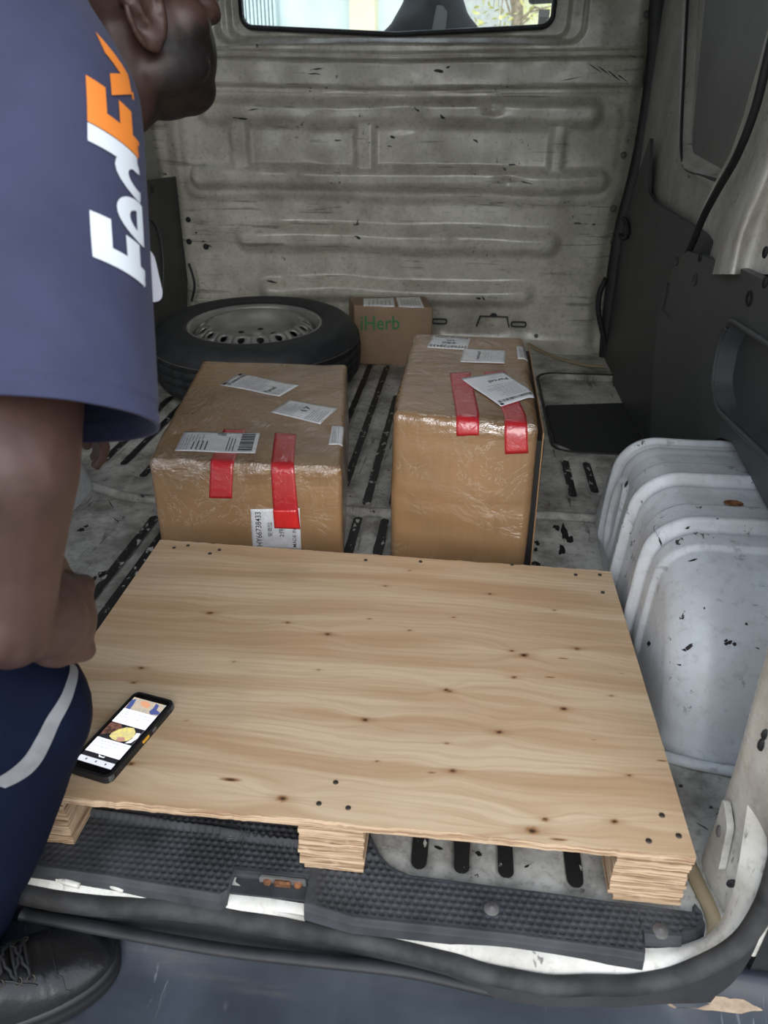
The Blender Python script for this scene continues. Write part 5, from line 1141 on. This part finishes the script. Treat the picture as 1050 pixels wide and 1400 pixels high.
# E and x
printed(org, [(.645, 0), (.860, 0), (.860, .22), (.735, .22), (.735, .39), (.850, .39), (.850, .60), (.735, .60), (.735, .78), (.860, .78), (.860, 1.0), (.645, 1.0)])
printed(org, [(.850, 0), (.945, 0), (1.00, .16), (1.055, 0), (1.155, 0), (1.050, .345), (1.150, .70), (1.050, .70), (1.00, .52), (.950, .70), (.845, .70), (.950, .345)])
tag(wht.build('sleeve_lettering', M['white_print'], shirt, smooth=True), 'white letters of the sleeve print'); tag(org.build('sleeve_lettering', M['orange'], shirt, smooth=True), 'orange letters of the sleeve print')

# --- trousers
mb = MB()
limb(mb, [PEL+UP*.03, PEL-UP*.04], [.15, .15], 24); limb(mb, [HIP, (HIP+KNEE)/2+UP*.004, KNEE], [.112, .092, .074], 28); limb(mb, [KNEE, KNEE*.5+ANK*.5, ANK], [.074, .073, .070], 28)
limb(mb, [HIPL, KN2, AN2-UP*.02], [.118, .085, .072], 28)
tm = remesh('trousers', mb, .006, 6, .6); co = np.zeros(len(tm.vertices)*3); tm.vertices.foreach_get('co', co); co = co.reshape(-1, 3); no = np.zeros(len(tm.vertices)*3); tm.vertices.foreach_get('normal', no); no = no.reshape(-1, 3)
ax_ = unit(KNEE-HIP); w = .0045*vnoise(np.stack([co@ax_, co@UP*.6, co@Rb*.4], -1), 14)+.003*vnoise(co, 24); co += no*w[:, None]; tm.vertices.foreach_set('co', co.reshape(-1)); tm.update()
tr = link('trousers', tm, M['trousers'], per)
bvt = BVHTree.FromPolygons([tuple(v.co) for v in tm.vertices], [tuple(p.vertices) for p in tm.polygons])
pl_px = [(90, 903, 3), (99, 912, 5), (99, 925, 6), (92, 948, 7), (84, 965, 8), (72, 985, 9), (60, 1010, 10), (46, 1035, 11), (30, 1052, 12), (12, 1064, 12), (-5, 1072, 12)]
pp = []
for (u, v, w) in spline(pl_px, 50):
    row = []
    for k in (-1, -.33, .33, 1):
        d = unit(ray(u+w*k, v+w*k*.35)); hit = bvt.ray_cast(Vector(CAM), Vector(d)); row.append(np.array(hit[0])+np.array(hit[1])*.0012 if hit[0] is not None else None)
    if all(r is not None for r in row): pp.append(row)
if len(pp) > 3: link('reflective_piping', gridmesh('piping', np.array(pp)), M['piping'], tr)

# --- shoes
def shoe(toe, dirv, zb, name='shoe'):
    d = unit(dirv); s = V(d[1], -d[0], 0); L = .30
    def sp(a, b, h): p = toe-d*(L*(1-a))+s*b; return V(p[0], p[1], zb+h)
    half = [(0, .0), (.01, .020), (.06, .033), (.2, .036), (.38, .036), (.55, .042), (.70, .048), (.82, .047), (.91, .039), (.97, .024), (1.0, .0)]
    oa = np.array(half); t = np.linspace(0, 1, 60); dd = np.r_[0, np.cumsum(np.hypot(np.diff(oa[:, 0]), np.diff(oa[:, 1])))]; aa = spline(oa, 60)
    outl = [(a, b) for a, b in aa]+[(a, -b) for a, b in aa[::-1][1:-1]]
    def ring(k, h): return [sp(.5+(a-.5)*(1+(k-1)*.28), b*k, h) for a, b in outl]
    mb = MB(); lv = [ring(1.02, 0), ring(1.06, .006), ring(1.06, .014), ring(1.02, .017), ring(1.05, .020), ring(1.05, .026), ring(.98, .029)]; n = len(outl)
    G = np.array(lv); mb.add(G.reshape(-1, 3), gridfaces(len(lv), n, cv=True)); mb.add(lv[0], [tuple(range(n))]); mb.add(lv[-1], [tuple(range(n))[::-1]])
    sole = mb.build('shoe_sole', M['sole'], per)
    # upper: cross sections along the foot
    ts = np.linspace(.005, .992, 70); G = []
    for a in ts:
        hw = np.interp(a, aa[:, 0], aa[:, 1])*1.0; top = np.interp(a, [0, .05, .25, .42, .55, .68, .80, .90, .97, 1], [.085, .098, .105, .102, .086, .068, .057, .050, .038, .026])
        row = []
        for ph_ in np.linspace(0, math.pi, 30):
            b = math.cos(ph_); e = abs(b)**.75*math.copysign(1, b); h = math.sin(ph_)**.62
            row.append((a, hw*e*(1-.10*h), .026+(top-.026)*h))
        G.append([sp(*q) for q in row])
    G = np.array(G); cr = .0016*np.sin(ts*170)[:, None]*np.exp(-((ts-.74)/.05)**2)[:, None]; G[..., 2] += cr + .0012*vnoise(G, 60)
    up_ = link('shoe_upper', gridmesh('upper', G), M['leather'], per)
    # toe-cap seam, eyelet facings, laces
    def onup(a, f): i = int(np.clip((a-.005)/.987*69, 0, 69)); j = f*29; j0 = int(min(j, 28)); return G[i, j0]*(1-(j-j0))+G[i, j0+1]*(j-j0)
    for pts, r_ in (([onup(.80-.03*math.sin(math.pi*f), f)+UP*.0005 for f in np.linspace(.08, .92, 24)], .0011), ([onup(.70-.25*(1-f), .5-.24*f)+UP*.0008 for f in np.linspace(0, 1, 14)], .0014), ([onup(.70-.25*(1-f), .5+.24*f)+UP*.0008 for f in np.linspace(0, 1, 14)], .0014)):
        mb = MB(); tube(mb, pts, r_, 5); mb.build('seam', M['sole'], up_)
    for k in range(5):
        a = .69-.055*k
        for sg in (-1, 1):
            p = onup(a, .5+sg*.17); N = unit(onup(a, .5+sg*.17)-sp(a, 0, .03)); mb = MB(); ring_ = [p+np.cross(N, d)*math.cos(t)*.0045+d*math.sin(t)*.0045+N*.0008 for t in np.linspace(0, 2*math.pi, 12)]; tube(mb, ring_, .0010, 5); mb.build('eyelet', M['nail'], up_)
    for k in range(5):
        a = .69-.055*k; mb = MB(); tube(mb, [onup(a, f)+UP*(.0015+.004*math.sin(math.pi*(f-.33)/.34)) for f in np.linspace(.33, .67, 10)], .0021, 6); mb.build('lace', M['lace'], up_)
        for g in (-1, 1):
            if k < 4: mb = MB(); tube(mb, [onup(a-.055*t, .5+g*(.17-.34*t))+UP*(.003+.004*math.sin(math.pi*t)) for t in np.linspace(0, 1, 10)], .0019, 6); mb.build('lace', M['lace'], up_)
toe_ = onbump(163, 1292); toe_[2] = np.interp(-(toe_[1]-.06), -pr[:, 0], pr[:, 1])
SD = unit(V(.80, .60, 0)); zb = float(np.interp(-(toe_[1]-.10), -pr[:, 0], pr[:, 1]))+.004
shoe(toe_, SD, zb); shoe(V(-.82, .30, -.55), V(.6, .8, 0), -.548)

# ================================================================== BEYOND THE CAB WINDOW AND THE YARD
o = slab('ground', (0, 2, -.565), (60, 60, .03), M['ground'])
fac = empty('building', (-2, 9, -.55), 'pale building front with a louvred shutter, seen through the cab window', 'building')
pb = plain('pale_render', (.62, .72, .74), .8, var=.1, vs=2); pc2 = plain('cream_render', (.80, .74, .52), .8, var=.08, vs=3); ps = plain('blue_grey_shutter', (.52, .62, .64), .6, var=.1)
def facbox(name, u0, u1, v0, v1, y, d, m):
    a, b = aty(u0, v0, y), aty(u1, v1, y); a[0], b[0] = aty(u0, 20, y)[0], aty(u1, 20, y)[0]; mb = MB(); box(mb, ((a[0]+b[0])/2, y+d/2, (a[2]+b[2])/2), (abs(b[0]-a[0]), d, abs(a[2]-b[2]))); return mb.build(name, m, fac, smooth=False)
facbox('wall', 200, 600, -260, 190, 9.0, .3, pb); facbox('column', 478, 512, -260, 190, 8.7, .3, pc2); facbox('wall', 600, 900, -260, 190, 9.6, .3, plain('yellow_render', (.72, .70, .48), .8, var=.12, vs=2)); facbox('side_post', 560, 700, -260, 190, 9.2, .2, plain('grey_render', (.5, .52, .50), .8, var=.1))
for k in range(9): facbox('louvre', 332+k*5.2, 335.6+k*5.2, -200, 150, 8.85, .12, ps)
tree = empty('tree', (2.0, 8.0, -.55), 'small yellowish tree in front of the pale building, seen through the cab window', 'tree')
mb = MB(); tp = aty(705, 60, 8.0); tube(mb, spline([V(tp[0], 8, -.54), tp, aty(708, -60, 8.0), aty(700, -200, 8.0)], 16), [.05]*8+[.03]*8, 8); bark = plain('bark', (.30, .25, .18), .9, var=.3)
for k in range(26):
    a = aty(random.uniform(690, 716), random.uniform(-150, 60), 8.0); b = aty(random.uniform(655, 770), random.uniform(-90, 40), 8.0+random.uniform(-.4, .4)); tube(mb, [a, (a+b)/2+V(0, 0, .05), b], [.010, .007, .003], 5)
mb.build('trunk', bark, tree); mb = MB()
for k in range(420):
    p = aty(random.uniform(648, 775), random.uniform(-110, 36), 8.0+random.uniform(-.5, .5)); a = unit(RNG.normal(size=3)); b = unit(np.cross(a, RNG.normal(size=3))); s = random.uniform(.012, .026); mb.add([p-a*s*1.7, p+b*s*.6, p+a*s*1.7, p-b*s*.6], [(0, 1, 2, 3)])
o = mb.build('leaves', plain('yellow_leaf', (.62, .60, .22), .7, var=.25), tree); o['kind'] = 'stuff'
# cab seat with a dark jacket hung over it
seat = empty('cab_seat', (-.2, 3.35, .3), 'cab seat with a dark jacket hung over it, behind the bulkhead window', 'seat')
c0 = aty(590, 60, 3.45); mb = MB(); rings = [(-.75, .24, .10), (-.30, .25, .10), (-.06, .235, .095), (.02, .20, .085), (.10, .135, .075), (.17, .10, .07), (.22, .085, .06), (.30, .06, .04)]
C = spline(np.array([V(a, b, c) for a, b, c in rings]), 40); G = np.array([[c0+V(q[1]*math.cos(t), q[2]*math.sin(t), q[0]) for t in np.linspace(0, 2*math.pi, 41)[:-1]] for q in C]); G += .010*vnoise(G, 16)[..., None]*V(1, 1, 0)
mb.add(G.reshape(-1, 3), gridfaces(40, 40, cv=True)); mb.build('jacket', M['seat'], seat)
mb = MB(); box(mb, c0+V(0, .06, -.45), (.40, .12, .9)); bevel(mb.build('seat_back', M['plastic'], seat, smooth=False), .04, 4)
mb = MB(); box(mb, c0+V(0, .25, -.78), (.44, .45, .16)); bevel(mb.build('seat_cushion', M['plastic'], seat, smooth=False), .04, 4)
mb = MB(); gp = aty(600, 32, 3.345); prism(mb, [[(-.030, -.05), (.022, -.05), (.030, .035), (.012, .055), (-.010, .055)]], lambda a, b, d: V(gp[0]+a, gp[1]-d, gp[2]+b), 0, .006); mb.build('jacket_lining', plain('lining', (.14, .14, .14), .7), seat, smooth=False)
mb = MB(); mp_ = aty(742, -8, 3.7); q = rounded([(-.055, -.035), (.06, -.03), (.06, .05), (-.055, .05)], .02); prism(mb, [q], lambda a, b, d: V(mp_[0]+a, mp_[1]-d, mp_[2]+b), 0, .03); tag(mb.build('rear_view_mirror', M['black'], None, smooth=False), 'dark mirror in the cab, at the top right of the bulkhead window', 'mirror')
